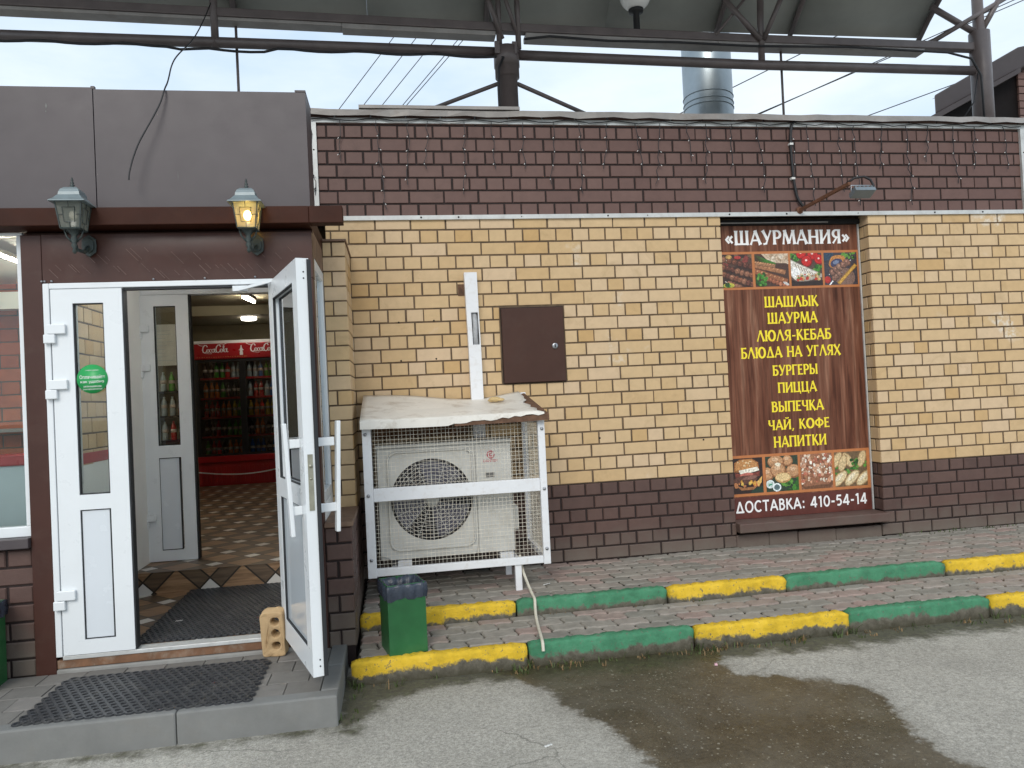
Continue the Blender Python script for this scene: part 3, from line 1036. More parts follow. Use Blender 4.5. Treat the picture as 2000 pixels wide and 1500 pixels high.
# ------------------------------------------------------------------ lettering made of flared strokes
TH, TN = 0.20, 0.12


def arc(cx, cy, rx, ry, a0, a1, n=12):
    return [(cx + rx * math.cos(R(a0 + (a1 - a0) * i / n)), cy + ry * math.sin(R(a0 + (a1 - a0) * i / n))) for i in range(n + 1)]


GL = {
    'А': (0.84, [((0.05, 0), (0.42, 1), TN), ((0.40, 1), (0.78, 0), TH), ((0.19, 0.31), (0.66, 0.31), TN)], []),
    'Б': (0.68, [((0.14, 0), (0.14, 1), TH), ((0.08, 0.94), (0.60, 0.94), TN)], [([(0.14, 0.57)] + arc(0.32, 0.31, 0.27, 0.26, 90, -90) + [(0.14, 0.05)], TN * 1.15)]),
    'В': (0.70, [((0.14, 0), (0.14, 1), TH)], [([(0.14, 0.95)] + arc(0.33, 0.76, 0.2, 0.19, 90, -90) + [(0.14, 0.57)], TN), ([(0.14, 0.55)] + arc(0.34, 0.3, 0.26, 0.25, 90, -90) + [(0.14, 0.05)], TN * 1.1)]),
    'Г': (0.60, [((0.14, 0), (0.14, 1), TH), ((0.08, 0.94), (0.58, 0.94), TN)], []),
    'Д': (0.88, [((0.12, 0.06), (0.44, 1), TN), ((0.43, 1), (0.74, 0.06), TH), ((0.02, 0.06), (0.86, 0.06), TN)], []),
    'Е': (0.62, [((0.14, 0), (0.14, 1), TH), ((0.08, 0.94), (0.58, 0.94), TN), ((0.14, 0.52), (0.50, 0.52), TN), ((0.08, 0.06), (0.60, 0.06), TN)], []),
    'И': (0.86, [((0.14, 0), (0.14, 1), TH), ((0.72, 0), (0.72, 1), TH), ((0.15, 0.10), (0.71, 0.90), TN)], []),
    'Й': (0.86, [((0.14, 0), (0.14, 1), TH), ((0.72, 0), (0.72, 1), TH), ((0.15, 0.10), (0.71, 0.90), TN)], [(arc(0.43, 1.22, 0.15, 0.1, 180, 360, 8), TN * 0.8)]),
    'К': (0.76, [((0.14, 0), (0.14, 1), TH), ((0.18, 0.46), (0.62, 1), TN), ((0.28, 0.60), (0.70, 0), TH)], []),
    'Л': (0.82, [((0.05, 0), (0.40, 1), TN), ((0.39, 1), (0.76, 0), TH)], []),
    'М': (1.04, [((0.09, 0), (0.20, 1), TN), ((0.20, 1), (0.52, 0.05), TH), ((0.52, 0.05), (0.84, 1), TN), ((0.84, 1), (0.95, 0), TH)], []),
    'Н': (0.84, [((0.14, 0), (0.14, 1), TH), ((0.70, 0), (0.70, 1), TH), ((0.14, 0.5), (0.70, 0.5), TN)], []),
    'О': (0.92, [], [(arc(0.46, 0.5, 0.36, 0.46, 0, 360, 22), TN * 1.35)]),
    'П': (0.84, [((0.14, 0), (0.14, 1), TH), ((0.70, 0), (0.70, 1), TH), ((0.06, 0.94), (0.78, 0.94), TN)], []),
    'Р': (0.66, [((0.14, 0), (0.14, 1), TH)], [([(0.14, 0.95)] + arc(0.33, 0.70, 0.25, 0.25, 90, -90) + [(0.14, 0.45)], TN * 1.1)]),
    'С': (0.80, [], [(arc(0.46, 0.5, 0.36, 0.46, 45, 315, 18), TN * 1.35)]),
    'Т': (0.76, [((0.38, 0), (0.38, 1), TH), ((0.04, 0.94), (0.72, 0.94), TN)], []),
    'У': (0.76, [((0.08, 1), (0.42, 0.36), TH), ((0.70, 1), (0.30, 0.04), TN), ((0.33, 0.07), (0.10, 0.04), TN)], []),
    'Ф': (1.0, [((0.5, 0), (0.5, 1), TH)], [(arc(0.5, 0.52, 0.40, 0.30, 0, 360, 20), TN * 1.1)]),
    'Х': (0.80, [((0.08, 1), (0.72, 0), TH), ((0.08, 0), (0.72, 1), TN)], []),
    'Ц': (0.90, [((0.14, 0), (0.14, 1), TH), ((0.68, 0), (0.68, 1), TH), ((0.08, 0.06), (0.84, 0.06), TN), ((0.82, 0.1), (0.82, -0.16), TN)], []),
    'Ч': (0.76, [((0.62, 0), (0.62, 1), TH), ((0.14, 1), (0.14, 0.62), TH)], [([(0.14, 0.68), (0.18, 0.52), (0.32, 0.44), (0.62, 0.47)], TN)]),
    'Ш': (1.12, [((0.14, 0), (0.14, 1), TH), ((0.55, 0), (0.55, 1), TH), ((0.96, 0), (0.96, 1), TH), ((0.08, 0.06), (1.02, 0.06), TN)], []),
    'Ы': (0.98, [((0.14, 0), (0.14, 1), TH), ((0.84, 0), (0.84, 1), TH)], [([(0.14, 0.55)] + arc(0.32, 0.30, 0.24, 0.25, 90, -90) + [(0.14, 0.05)], TN * 1.1)]),
    'Ю': (1.18, [((0.14, 0), (0.14, 1), TH), ((0.14, 0.5), (0.42, 0.5), TN)], [(arc(0.74, 0.5, 0.33, 0.46, 0, 360, 22), TN * 1.3)]),
    'Я': (0.72, [((0.58, 0), (0.58, 1), TH), ((0.44, 0.48), (0.10, 0.02), TN)], [([(0.58, 0.95)] + arc(0.38, 0.70, 0.25, 0.25, 90, 270) + [(0.58, 0.45)], TN * 1.1)]),
    '«': (0.62, [], [([(0.30, 0.62), (0.08, 0.38), (0.30, 0.14)], TN), ([(0.54, 0.62), (0.32, 0.38), (0.54, 0.14)], TN)]),
    '»': (0.62, [], [([(0.08, 0.62), (0.30, 0.38), (0.08, 0.14)], TN), ([(0.32, 0.62), (0.54, 0.38), (0.32, 0.14)], TN)]),
    '-': (0.46, [((0.06, 0.42), (0.40, 0.42), TN)], []),
    ',': (0.30, [((0.18, 0.10), (0.08, -0.16), TN)], []),
    ':': (0.36, [((0.18, 0.02), (0.18, 0.20), TH), ((0.18, 0.50), (0.18, 0.68), TH)], []),
    '0': (0.78, [], [(arc(0.39, 0.5, 0.27, 0.44, 0, 360, 22), TN * 1.35)]),
    '1': (0.50, [((0.32, 0), (0.32, 1), TH), ((0.34, 0.96), (0.10, 0.82), TH)], []),
    '4': (0.78, [((0.02, 0.27), (0.74, 0.27), TH), ((0.10, 0.24), (0.52, 1.0), TH), ((0.54, 0), (0.54, 1), TH)], []),
    '5': (0.70, [((0.16, 0.92), (0.62, 0.92), TH), ((0.22, 0.98), (0.14, 0.50), TH)], [([(0.14, 0.52), (0.30, 0.60)] + arc(0.34, 0.33, 0.25, 0.27, 80, -130, 12), TN * 1.35)]),
    ' ': (0.42, [], []),
}


def text_width(txt, h, sp=0.06):
    return sum(GL[c][0] + sp for c in txt) * h - sp * h


def flared_text(mb, txt, x0, x1, z, h, y, m=0, bold=1.0, sans=False):
    """letters facing -y, baseline z, squeezed to fit x0..x1"""
    w = text_width(txt, h)
    kx = (x1 - x0) / w
    x = x0
    lay = 0
    for ch in txt:
        gw, strokes, curves = GL[ch]
        for (a, b, t) in strokes:
            A, B = Vector(a), Vector(b)
            d = (B - A).normalized()
            nrm = Vector((-d.y, d.x))
            tt = t * bold if not sans else 0.165
            fl_ = ((0.62, 0.47, 0.42, 0.47, 0.62) if not sans else (0.5,) * 5)
            outl = []
            for s, k in zip((0, 0.14, 0.5, 0.86, 1), fl_):
                outl.append(A.lerp(B, s) + nrm * tt * k)
            for s, k in zip((1, 0.86, 0.5, 0.14, 0), fl_):
                outl.append(A.lerp(B, s) - nrm * tt * k)
            yy = y - 0.00012 * (lay % 6)
            lay += 1
            mb.add([(x + p.x * h * kx, yy, z + p.y * h) for p in outl], [(i, i + 1, 8 - i, 9 - i) for i in range(4)], m)
        for pts, t in curves:
            P = [Vector(p) for p in pts]
            nn = len(P)
            L_, R_ = [], []
            closed = (P[0] - P[-1]).length < 1e-4
            for i, p in enumerate(P):
                if closed:
                    d = (P[(i + 1) % (nn - 1)] - P[(i - 1) % (nn - 1)])
                else:
                    d = P[min(i + 1, nn - 1)] - P[max(i - 1, 0)]
                d.normalize()
                nrm = Vector((-d.y, d.x))
                tt = t * bold * (0.75 + 0.6 * abs(d.y)) if not sans else 0.165
                L_.append(p + nrm * tt * 0.5)
                R_.append(p - nrm * tt * 0.5)
            yy = y - 0.00012 * (lay % 6)
            lay += 1
            vs = [(x + p.x * h * kx, yy, z + p.y * h) for p in L_ + R_]
            mb.add(vs, [(i, nn + i, nn + i + 1, i + 1) for i in range(nn - 1)], m)
        x += (gw + 0.06) * h * kx


def plain_text(name, body, h, x0, x1, z, y, material, parent, bold=0.0, dx=0.0, normal='-y'):
    """text in Blender's built-in face turned into a mesh, facing -y, squeezed to x0..x1"""
    cu = bpy.data.curves.new(name, 'FONT')
    cu.body = body
    cu.size = 1.0
    cu.offset = bold
    tmp = bpy.data.objects.new(name, cu)
    COL.objects.link(tmp)
    dg = bpy.context.evaluated_depsgraph_get()
    dg.update()
    me = bpy.data.meshes.new_from_object(tmp.evaluated_get(dg))
    bpy.data.objects.remove(tmp)
    V = np.array([v.co[:] for v in me.vertices])
    lo, hi = V.min(0), V.max(0)
    kx, kz = (x1 - x0) / (hi[0] - lo[0]), h / (hi[1] - lo[1])
    pl = parent_loc(parent)
    for v in me.vertices:
        v.co = (x0 + (v.co.x - lo[0]) * kx - pl[0], y - pl[1], z + (v.co.y - lo[1]) * kz - pl[2])
    me.materials.clear()
    me.materials.append(material)
    me.update()
    o = bpy.data.objects.new(name, me)
    COL.objects.link(o)
    o.parent = parent
    o['wloc'] = [float(q) for q in pl]
    return o


# ------------------------------------------------------------------ signboard in the recess
YB = 0.128
sign = thing('menu_signboard', 'tall wood-grain menu signboard with yellow dish names and food pictures', 'signboard', (3.35, YB, 0.2))
bd = MB()
bd.box(2.715, 3.985, YB, 0.14, 0.2, 2.585)
bd.build('panel', M['wood_print'], sign)
fr = MB()
fr.box(3.977, 3.989, YB - 0.012, YB + 0.01, 0.2, 2.585)
fr.build('edge_profile', M['strip_metal'], sign)
tp = MB()
tp.box(2.71, 3.99, 0.10, 0.14, 2.588, 2.628, 0)  # near-black bar painted in for the shaded gap above the board
tp.box(2.71, 3.70, 0.094, 0.0995, 2.598, 2.606, 1)
tp.build('top_rail', [M['hole_dark'], M['coping_metal']], sign)
mr = MB()
mr.box(2.72, 3.976, YB - 0.0025, YB - 0.0002, 0.2, 0.372)
mr.build('footer_band', M['print_maroon'], sign)
tt = MB()
flared_text(tt, '«ШАУРМАНИЯ»', 2.800, 3.905, 2.428, 0.118, YB - 0.0015, 0, 1.15)
tt.build('title_lettering', M['print_white'], sign)
menu = [('ШАШЛЫК', 3.112, 3.590, 1.911, 2.000), ('ШАУРМА', 3.132, 3.575, 1.775, 1.866), ('ЛЮЛЯ-КЕБАБ', 3.030, 3.690, 1.633, 1.722), ('БЛЮДА НА УГЛЯХ', 2.885, 3.768, 1.497, 1.586),
        ('БУРГЕРЫ', 3.152, 3.552, 1.348, 1.433), ('ПИЦЦА', 3.190, 3.534, 1.205, 1.290), ('ВЫПЕЧКА', 3.126, 3.588, 1.050, 1.136), ('ЧАЙ, КОФЕ', 3.088, 3.632, 0.903, 0.985), ('НАПИТКИ', 3.128, 3.596, 0.760, 0.850)]
for txt, a, b, z0, z1 in menu:
    mb = MB()
    flared_text(mb, txt, a, b, z0, (z1 - z0), YB - 0.0015, 0, 1.12)
    mb.build('menu_lettering', M['print_yellow'], sign)
tt = MB()
flared_text(tt, 'ДОСТАВКА: 410-54-14', 2.768, 3.932, 0.250, 0.090, YB - 0.0045, 0, 1.0, True)
tt.build('phone_lettering', M['print_white'], sign)


class Paint:
    """flat printed picture: shapes laid one over another inside a cell, clipped to it"""

    def __init__(s, x0, x1, z0, z1, seed):
        s.b = (x0, x1, z0, z1)
        s.mb = MB()
        s.k = 0
        s.r = random.Random(seed)

    def y(s):
        s.k += 1
        return YB - 0.0012 - 0.000035 * s.k

    def poly(s, pts, col):
        x0, x1, z0, z1 = s.b
        P = [(x0 + u * (x1 - x0), z0 + v * (z1 - z0)) for u, v in pts]
        for ax, lim, sg in ((0, x0, 1), (0, x1, -1), (1, z0, 1), (1, z1, -1)):
            out = []
            for i in range(len(P)):
                a, b = P[i], P[(i + 1) % len(P)]
                ia, ib = (a[ax] - lim) * sg >= 0, (b[ax] - lim) * sg >= 0
                if ia:
                    out.append(a)
                if ia != ib:
                    t = (lim - a[ax]) / (b[ax] - a[ax])
                    out.append((a[0] + t * (b[0] - a[0]), a[1] + t * (b[1] - a[1])))
            P = out
            if len(P) < 3:
                return
        y = s.y()
        s.mb.poly([(p[0], y, p[1]) for p in P], 0, col)

    def blob(s, u, v, ru, rv, col, n=14, ang=0, jag=0.0):
        pts = []
        for i in range(n):
            a = 2 * math.pi * i / n
            k = 1 + s.r.uniform(-jag, jag)
            px, py = ru * math.cos(a) * k, rv * math.sin(a) * k
            ca, sa = math.cos(R(ang)), math.sin(R(ang))
            pts.append((u + px * ca - py * sa, v + px * sa + py * ca))
        s.poly(pts, col)

    def scatter(s, n, u0, u1, v0, v1, r0, r1, cols, jag=0.2):
        for _ in range(n):
            r_ = s.r.uniform(r0, r1)
            s.blob(s.r.uniform(u0, u1), s.r.uniform(v0, v1), r_, r_ * s.r.uniform(0.6, 1.1), s.r.choice(cols), 9, s.r.uniform(0, 180), jag)

    def skewer(s, a, b, n, size, cols, stick=(0.55, 0.5, 0.42)):
        d = Vector((b[0] - a[0], b[1] - a[1]))
        nv = Vector((-d.y, d.x)).normalized() * 0.012
        s.poly([(a[0] + nv.x - d.x * .12, a[1] + nv.y - d.y * .12), (b[0] + nv.x + d.x * .12, b[1] + nv.y + d.y * .12), (b[0] - nv.x + d.x * .12, b[1] - nv.y + d.y * .12), (a[0] - nv.x - d.x * .12, a[1] - nv.y - d.y * .12)], stick)
        ang = math.degrees(math.atan2(d.y, d.x))
        for i in range(n):
            t = (i + 0.5) / n
            c = s.r.choice(cols)
            u, v = a[0] + d.x * t, a[1] + d.y * t
            s.blob(u, v, size * 1.0, size * 1.15, tuple(q * 0.45 for q in c), 10, ang, 0.15)
            s.blob(u - 0.01, v + 0.015, size * 0.8, size * 0.9, c, 10, ang, 0.2)
            s.blob(u - 0.02, v + 0.04, size * 0.35, size * 0.25, tuple(min(1, q * 1.9) for q in c), 8, ang, 0.2)

    def leaves(s, n, u0, u1, v0, v1, sz=0.05):
        s.scatter(n, u0, u1, v0, v1, sz * 0.6, sz * 1.3, [(0.03, 0.13, 0.02), (0.06, 0.22, 0.03), (0.12, 0.30, 0.05), (0.02, 0.07, 0.015)], 0.35)

    def done(s):
        return s.mb.build('food_picture', M['food_print'], sign)


MEAT = [(0.16, 0.055, 0.03), (0.22, 0.085, 0.045), (0.12, 0.04, 0.025), (0.27, 0.12, 0.07)]
rowA = (2.082, 2.352)
rowB = (0.402, 0.690)
cellsA = [(2.722, 3.022), (3.046, 3.343), (3.363, 3.642), (3.662, 3.962)]
cellsB = [(2.722, 3.018), (3.044, 3.330), (3.352, 3.634), (3.656, 3.948)]
for z0, z1 in ((rowA[0] - 0.020, rowA[1] + 0.020), (rowB[0] - 0.022, rowB[1] + 0.022)):
    bands = MB()
    bands.box(2.72, 3.976, YB - 0.0009, YB - 0.0002, z0, z1)
    bands.build('picture_frame_band', M['print_orange'], sign)

p = Paint(*cellsA[0], *rowA, 1)         # grilled meat on skewers
p.poly([(0, 0), (1, 0), (1, 1), (0, 1)], (0.045, 0.022, 0.016))
p.scatter(16, 0, 1, 0.6, 1, 0.06, 0.12, [(0.14, 0.09, 0.05), (0.22, 0.045, 0.035), (0.09, 0.045, 0.03)])
for k in range(4):
    p.skewer((-0.1 + 0.16 * k - 0.1, 0.75 - 0.27 * k + 0.2), (1.05, 0.55 - 0.27 * k + 0.05), 8, 0.085, MEAT)
p.blob(0.33, 0.92, 0.09, 0.06, (0.55, 0.33, 0.10))
p.blob(0.58, 0.9, 0.1, 0.05, (0.45, 0.05, 0.04))
p.blob(0.30, 0.06, 0.16, 0.08, (0.55, 0.5, 0.07))
p.leaves(6, 0.1, 0.3, 0, 0.12)
p.done()
p = Paint(*cellsA[1], *rowA, 2)         # lula kebab with herbs and flatbread
p.poly([(0, 0), (1, 0), (1, 1), (0, 1)], (0.07, 0.035, 0.025))
p.poly([(0.2, 1), (0.45, 0.72), (0.98, 0.7), (1, 1)], (0.55, 0.42, 0.30))
p.scatter(14, 0.4, 1, 0.72, 1, 0.03, 0.07, [(0.62, 0.5, 0.38), (0.4, 0.28, 0.18), (0.7, 0.6, 0.48)])
for k in range(9):
    p.poly([(-0.05, 1 - k * 0.03), (0.0, 0.98 - k * 0.03), (0.62, 0.72 - k * 0.008), (0.6, 0.69 - k * 0.008)], (0.04 + 0.02 * (k % 3), 0.15 + 0.04 * (k % 3), 0.03))
for (a, b, c, w) in (((-.05, .66), (.9, .42), (.36, .16, .075), .075), ((-.05, .5), (.95, .14), (.30, .11, .05), .09), ((.02, .72), (.6, .62), (.33, .16, .08), .06)):
    d = Vector((b[0] - a[0], b[1] - a[1])).normalized()
    nv = Vector((-d.y, d.x)) * w
    p.poly([(a[0] + nv.x, a[1] + nv.y), (b[0] + nv.x, b[1] + nv.y), (b[0] - nv.x, b[1] - nv.y), (a[0] - nv.x, a[1] - nv.y)], tuple(q * .5 for q in c))
    nv *= .75
    p.poly([(a[0] + nv.x, a[1] + nv.y), (b[0] + nv.x, b[1] + nv.y), (b[0] - nv.x, b[1] - nv.y), (a[0] - nv.x, a[1] - nv.y)], c)
    for q in range(8):
        t = q / 8
        p.blob(a[0] + (b[0] - a[0]) * t, a[1] + (b[1] - a[1]) * t + .03, .035, .02, (.55, .27, .13), 8, 30, .3)
p.skewer((0.2, 0.3), (1.0, -0.05), 8, 0.07, [(0.4, 0.15, 0.08), (0.3, 0.1, 0.05), (0.5, 0.22, 0.1)])
p.leaves(22, 0, 0.32, 0, 0.42, 0.055)
p.blob(0.9, 0.08, 0.1, 0.04, (0.62, 0.6, 0.58), 10, -30)
p.done()
p = Paint(*cellsA[2], *rowA, 3)         # wrap with tomatoes
p.poly([(0, 0), (1, 0), (1, 1), (0, 1)], (0.10, 0.06, 0.045))
p.leaves(18, 0, 0.3, 0.75, 1, 0.06)
p.leaves(10, 0.7, 1, 0.4, 0.6, 0.06)
for u, v, r_ in ((0.35, 0.98, .17), (0.72, 0.95, .18), (0.92, 0.8, .16), (0.52, 0.75, .18)):
    p.blob(u, v, r_, r_ * 1.0, (0.22, 0.008, 0.008), 20)
    p.blob(u - .01, v + .01, r_ * .86, r_ * .86, (0.55, 0.018, 0.015), 20)
    p.blob(u - .02, v + .03, r_ * .22, r_ * .18, (0.9, 0.65, 0.6), 10)
p.poly([(-.02, .82), (.3, .66), (.98, .36), (.98, .25), (.5, .14), (.2, .12), (-.02, .3)], (0.42, 0.37, 0.31))
p.poly([(-.02, .80), (.3, .63), (.92, .36), (.6, .32), (.3, .30), (.12, .18), (-.02, .34)], (0.74, 0.70, 0.63))
for k in range(9):
    u = .12 + .085 * k
    p.poly([(u, .74 - .045 * k - .05), (u + .03, .73 - .045 * k - .05), (u + .10, .50 - .03 * k), (u + .07, .50 - .03 * k)], (0.30, 0.22, 0.16))
p.blob(.12, .42, .15, .16, (.86, .85, .83), 14, 20, .1)
p.scatter(26, .18, .9, .17, .36, .03, .06, [(.60, .40, .18), (.55, .05, .03), (.10, .20, .04), (.70, .55, .35), (.45, .20, .08)])
p.poly([(0, 0), (1, 0), (1, .16), (.5, .12), (.1, .14), (0, .2)], (0.030, 0.016, 0.013))
p.done()
p = Paint(*cellsA[3], *rowA, 4)         # meat and sausage on a board
p.poly([(0, 0), (1, 0), (1, 1), (0, 1)], (0.055, 0.045, 0.055))
p.poly([(0, 1), (.3, 1), (.25, .8), (0, .75)], (0.03, 0.06, 0.10))
p.leaves(14, .6, .95, .82, 1, .06)
p.blob(.4, .72, .27, .2, (.52, .22, .06), 16, 20, .08)
p.blob(.38, .67, .19, .14, (.05, .05, .11), 16, 20)
p.blob(.36, .7, .1, .06, (.20, .24, .36), 12, 20)
p.blob(.62, .22, .3, .3, (.22, .13, .10), 16)
p.skewer((.2, .36), (.75, .72), 5, .11, [(.24, .12, .085), (.3, .17, .12), (.17, .08, .06)], (.7, .7, .72))
p.skewer((.25, .16), (.5, .36), 3, .08, [(.26, .14, .1), (.2, .1, .07)], (.7, .7, .72))
p.poly([(.36, .06), (.46, .0), (1.0, .58), (.92, .66)], (.30, .15, .03))
p.poly([(.39, .07), (.46, .03), (.98, .59), (.92, .63)], (.60, .34, .07))
p.blob(.08, .16, .1, .11, (.45, .03, .025), 12)
p.poly([(.1, -.02), (.15, -.02), (.26, .12), (.22, .13)], (.85, .85, .88))
p.done()
p = Paint(*cellsB[0], *rowB, 5)         # burger
p.poly([(0, 0), (1, 0), (1, 1), (0, 1)], (0.030, 0.015, 0.013))
p.poly([(0.6, 0), (1, 0), (1, .2), (.7, .12)], (0.02, 0.045, 0.03))
p.poly([(.16, .62), (.18, .88), (.35, .97), (.7, .98), (.88, .86), (.9, .66), (.6, .58)], (.34, .13, .04))
p.poly([(.20, .66), (.22, .88), (.38, .95), (.68, .96), (.84, .85), (.86, .70)], (.52, .25, .09))
p.scatter(14, .28, .8, .75, .93, .012, .022, [(.8, .65, .4)])
p.poly([(.3, .66), (.85, .74), (.9, .64), (.55, .56), (.34, .56)], (.85, .82, .70))
p.poly([(.18, .60), (.34, .56), (.6, .55), (.92, .62), (.9, .48), (.5, .42), (.2, .46)], (.20, .05, .035))
p.blob(.52, .52, .2, .07, (.52, .16, .12), 12, 5)
p.blob(.5, .40, .36, .12, (.12, .05, .035), 14, 3, .12)
p.blob(.62, .44, .22, .05, (.25, .12, .09), 12, 8, .1)
p.scatter(18, .2, .92, .2, .34, .03, .07, [(.62, .32, .06), (.55, .08, .04), (.66, .45, .10), (.5, .2, .08)])
p.poly([(.2, .24), (.35, .1), (.7, .1), (.9, .25), (.7, .18), (.4, .17)], (.35, .15, .06))
p.poly([(.8, .3), (.98, .48), (.95, .3), (.85, .18)], (.70, .42, .12))
p.done()
p = Paint(*cellsB[1], *rowB, 6)         # buns
p.poly([(0, 0), (1, 0), (1, 1), (0, 1)], (0.03, 0.05, 0.03))
p.leaves(24, .5, 1, 0, .4, .07)
for u, v, ru, rv in ((.05, .5, .2, .2), (.85, .55, .24, .2), (.68, .85, .17, .16), (.32, .84, .26, .18), (.38, .6, .24, .22)):
    p.blob(u, v, ru, rv, (.28, .12, .05), 18)
    p.blob(u - .01, v + .02, ru * .87, rv * .85, (.52, .28, .14), 18)
    p.blob(u - .02, v + .07, ru * .4, rv * .3, (.68, .44, .27), 12)
p.blob(.38, .76, .09, .05, (.80, .72, .55), 10, 0, .3)
p.blob(.52, .38, .25, .15, (.45, .26, .10), 18)
p.blob(.52, .40, .22, .12, (.74, .54, .27), 18, 0, .08)
for u, v in ((.12, .22), (.32, .12)):
    p.blob(u, v, .13, .12, (.75, .83, .83), 18)
    p.blob(u, v, .09, .08, (.10, .16, .17) if u > .2 else (.55, .66, .62), 18)
p.poly([(.06, .21), (.18, .24), (.18, .20), (.08, .17)], (.05, .28, .16))
p.done()
p = Paint(*cellsB[2], *rowB, 7)         # square pizza
p.poly([(0, 0), (1, 0), (1, 1), (0, 1)], (0.30, 0.13, 0.07))
p.poly([(0, .22), (.1, .08), (.9, .12), (1, .25), (1, .1), (.9, 0), (.1, 0), (0, .1)], (.16, .07, .035))
p.scatter(130, 0, 1, .2, 1, .03, .075, [(.70, .55, .42), (.62, .36, .24), (.45, .15, .09), (.78, .68, .55), (.55, .28, .17), (.34, .16, .08)], .35)
p.scatter(22, .05, .95, .25, .9, .02, .05, [(.86, .80, .70), (.22, .09, .05)], .35)
p.done()
p = Paint(*cellsB[3], *rowB, 8)         # pasties on greens
p.poly([(0, 0), (1, 0), (1, 1), (0, 1)], (0.16, 0.10, 0.05))
p.leaves(20, 0, 1, .35, .75, .06)
for u, v, a in ((.08, .78, 60), (.42, .76, -55), (.85, .78, 70), (.25, .68, 70)):
    p.blob(u, v, .26, .13, (.36, .22, .10), 16, a)
    p.blob(u, v, .23, .105, (.64, .48, .26), 16, a)
p.leaves(12, .5, .72, .5, .8, .05)
for u, v, a in ((.14, .24, 42), (.52, .24, 42), (.88, .22, 42)):
    p.blob(u, v, .30, .15, (.38, .24, .11), 18, a)
    p.blob(u, v, .27, .12, (.70, .56, .33), 18, a)
    p.blob(u - .02, v + .03, .16, .05, (.82, .72, .52), 14, a)
p.done()

# ------------------------------------------------------------------ electrical box, duct, cables on the wall
eb = thing('electrical_box', 'brown steel meter cabinet set in the yellow brick wall', 'meter cabinet', (1.145, 0.0, 1.375))
mb = MB()
mb.box(0.902, 1.388, -0.004, 0.02, 1.378, 1.955)
mb.build('housing', M['mortar_dark'], eb)
mb = MB()
mb.box(0.907, 1.384, -0.022, -0.004, 1.383, 1.948)
mb.build('door', M['brown_box'], eb, bev=0.004)
mb = MB()
mb.lathe([(0.024, 0), (0.024, 0.006), (0.018, 0.010), (0.006, 0.010)], (0, 0, 0), 16)
mb.v = [(1.308 + x, -0.022 - z, 1.652 + y) for x, y, z in mb.v]
mb.box(1.304, 1.312, -0.035, -0.032, 1.640, 1.664, 1)
mb.build('lock', [M['bolt'], M['hole_dark']], eb)

duct = thing('cable_duct', 'white square duct rising from the cage roof up the yellow wall', 'cable duct', (0.69, 0.0, 0.55))
mb = MB()
pts = lambda x0, x1, z: [(x0, z), (x1, z)]
for (za, zb, xa0, xa1, xb0, xb1) in ((1.92, 2.22, 0.640, 0.732, 0.636, 0.730), (0.55, 1.68, 0.652, 0.742, 0.644, 0.736)):
    mb.prism([(xa0, -0.005, za), (xa1, -0.005, za), (xb1, -0.005, zb), (xb0, -0.005, zb)], (0, -0.065, 0))
mb.prism([(0.644, -0.005, 1.68), (0.678, -0.005, 1.68), (0.674, -0.005, 1.92), (0.640, -0.005, 1.92)], (0, -0.065, 0))
mb.prism([(0.728, -0.005, 1.68), (0.736, -0.005, 1.68), (0.732, -0.005, 1.92), (0.724, -0.005, 1.92)], (0, -0.065, 0))
mb.build('channel', M['white_paint'], duct)
mb = MB()
mb.path([(0.705, -0.035, 1.66), (0.700, -0.045, 1.75), (0.703, -0.05, 1.83), (0.700, -0.03, 1.94)], 0.020, 8)
mb.box(0.676, 0.730, -0.02, -0.006, 1.66, 1.94, 1)
mb.build('pipe_bundle', [mat('insulation', (0.40, 0.41, 0.42), 0.6, 0, 0.2, 30, 0.4, 60), M['hole_dark']], duct)
mb = MB()
mb.box(0.590, 0.645, -0.0045, 0.003, 2.055, 2.142)
mb.build('rust_plate', M['rust_plate'], duct)

cab = MB()
cab.path(chaikin([(3.40, -0.02, 3.40), (3.36, -0.022, 3.385), (3.338, -0.022, 3.30), (3.334, -0.02, 3.2), (3.340, -0.02, 3.0), (3.352, -0.02, 2.85), (3.372, -0.02, 2.76), (3.412, -0.024, 2.705)], 2), 0.011, 8)
for z in (3.21, 2.93):
    cab.box(3.322, 3.352, -0.034, -0.002, z - 0.008, z + 0.008, 1)
tag(cab.build('wall_cable', [M['cable_black'], M['paper']]), 'black cable running down the brown brick band to the floodlight arm', 'cable')

fl = thing('floodlight', 'small floodlight on a rusty arm sticking out above the signboard', 'floodlight', (3.40, 0.0, 2.67))
mb = MB()
mb.path([(3.385, 0.0, 2.672), (3.43, -0.62, 2.715)], 0.016, 4)
mb.path([(3.385, 0.0, 2.672), (3.387, -0.02, 2.673)], 0.03, 8)
mb.build('arm', mat('rusty_arm', (0.15, 0.065, 0.035), 0.8, 0, 0.3, 14, 0.2, 40), fl)
mb = MB()
rotb = Matrix.Rotation(R(-28), 3, 'X')
mb.box(3.425, 3.585, -0.70, -0.61, 2.622, 2.652, 0, rot=rotb)
for k in range(5):
    mb.box(3.432 + k * 0.032, 3.440 + k * 0.032, -0.70, -0.61, 2.653, 2.668, 0, rot=rotb, piv=(3.505, -0.655, 2.637))
mb.build('lamp_housing', mat('lamp_alu', (0.20, 0.24, 0.27), 0.4, 0.4), fl, bev=0.003)
mb = MB()
mb.path([(3.428, -0.64, 2.635), (3.428, -0.635, 2.695), (3.582, -0.635, 2.695), (3.582, -0.64, 2.635)], 0.005, 6)
mb.build('bracket', M['bolt'], fl)
mb = MB()
mb.path([(3.42, -0.60, 2.72), (3.47, -0.62, 2.755), (3.54, -0.63, 2.762), (3.585, -0.64, 2.735), (3.60, -0.65, 2.69), (3.585, -0.66, 2.65), (3.56, -0.66, 2.635)], 0.009, 8)
mb.build('lead', M['cable_black'], fl)

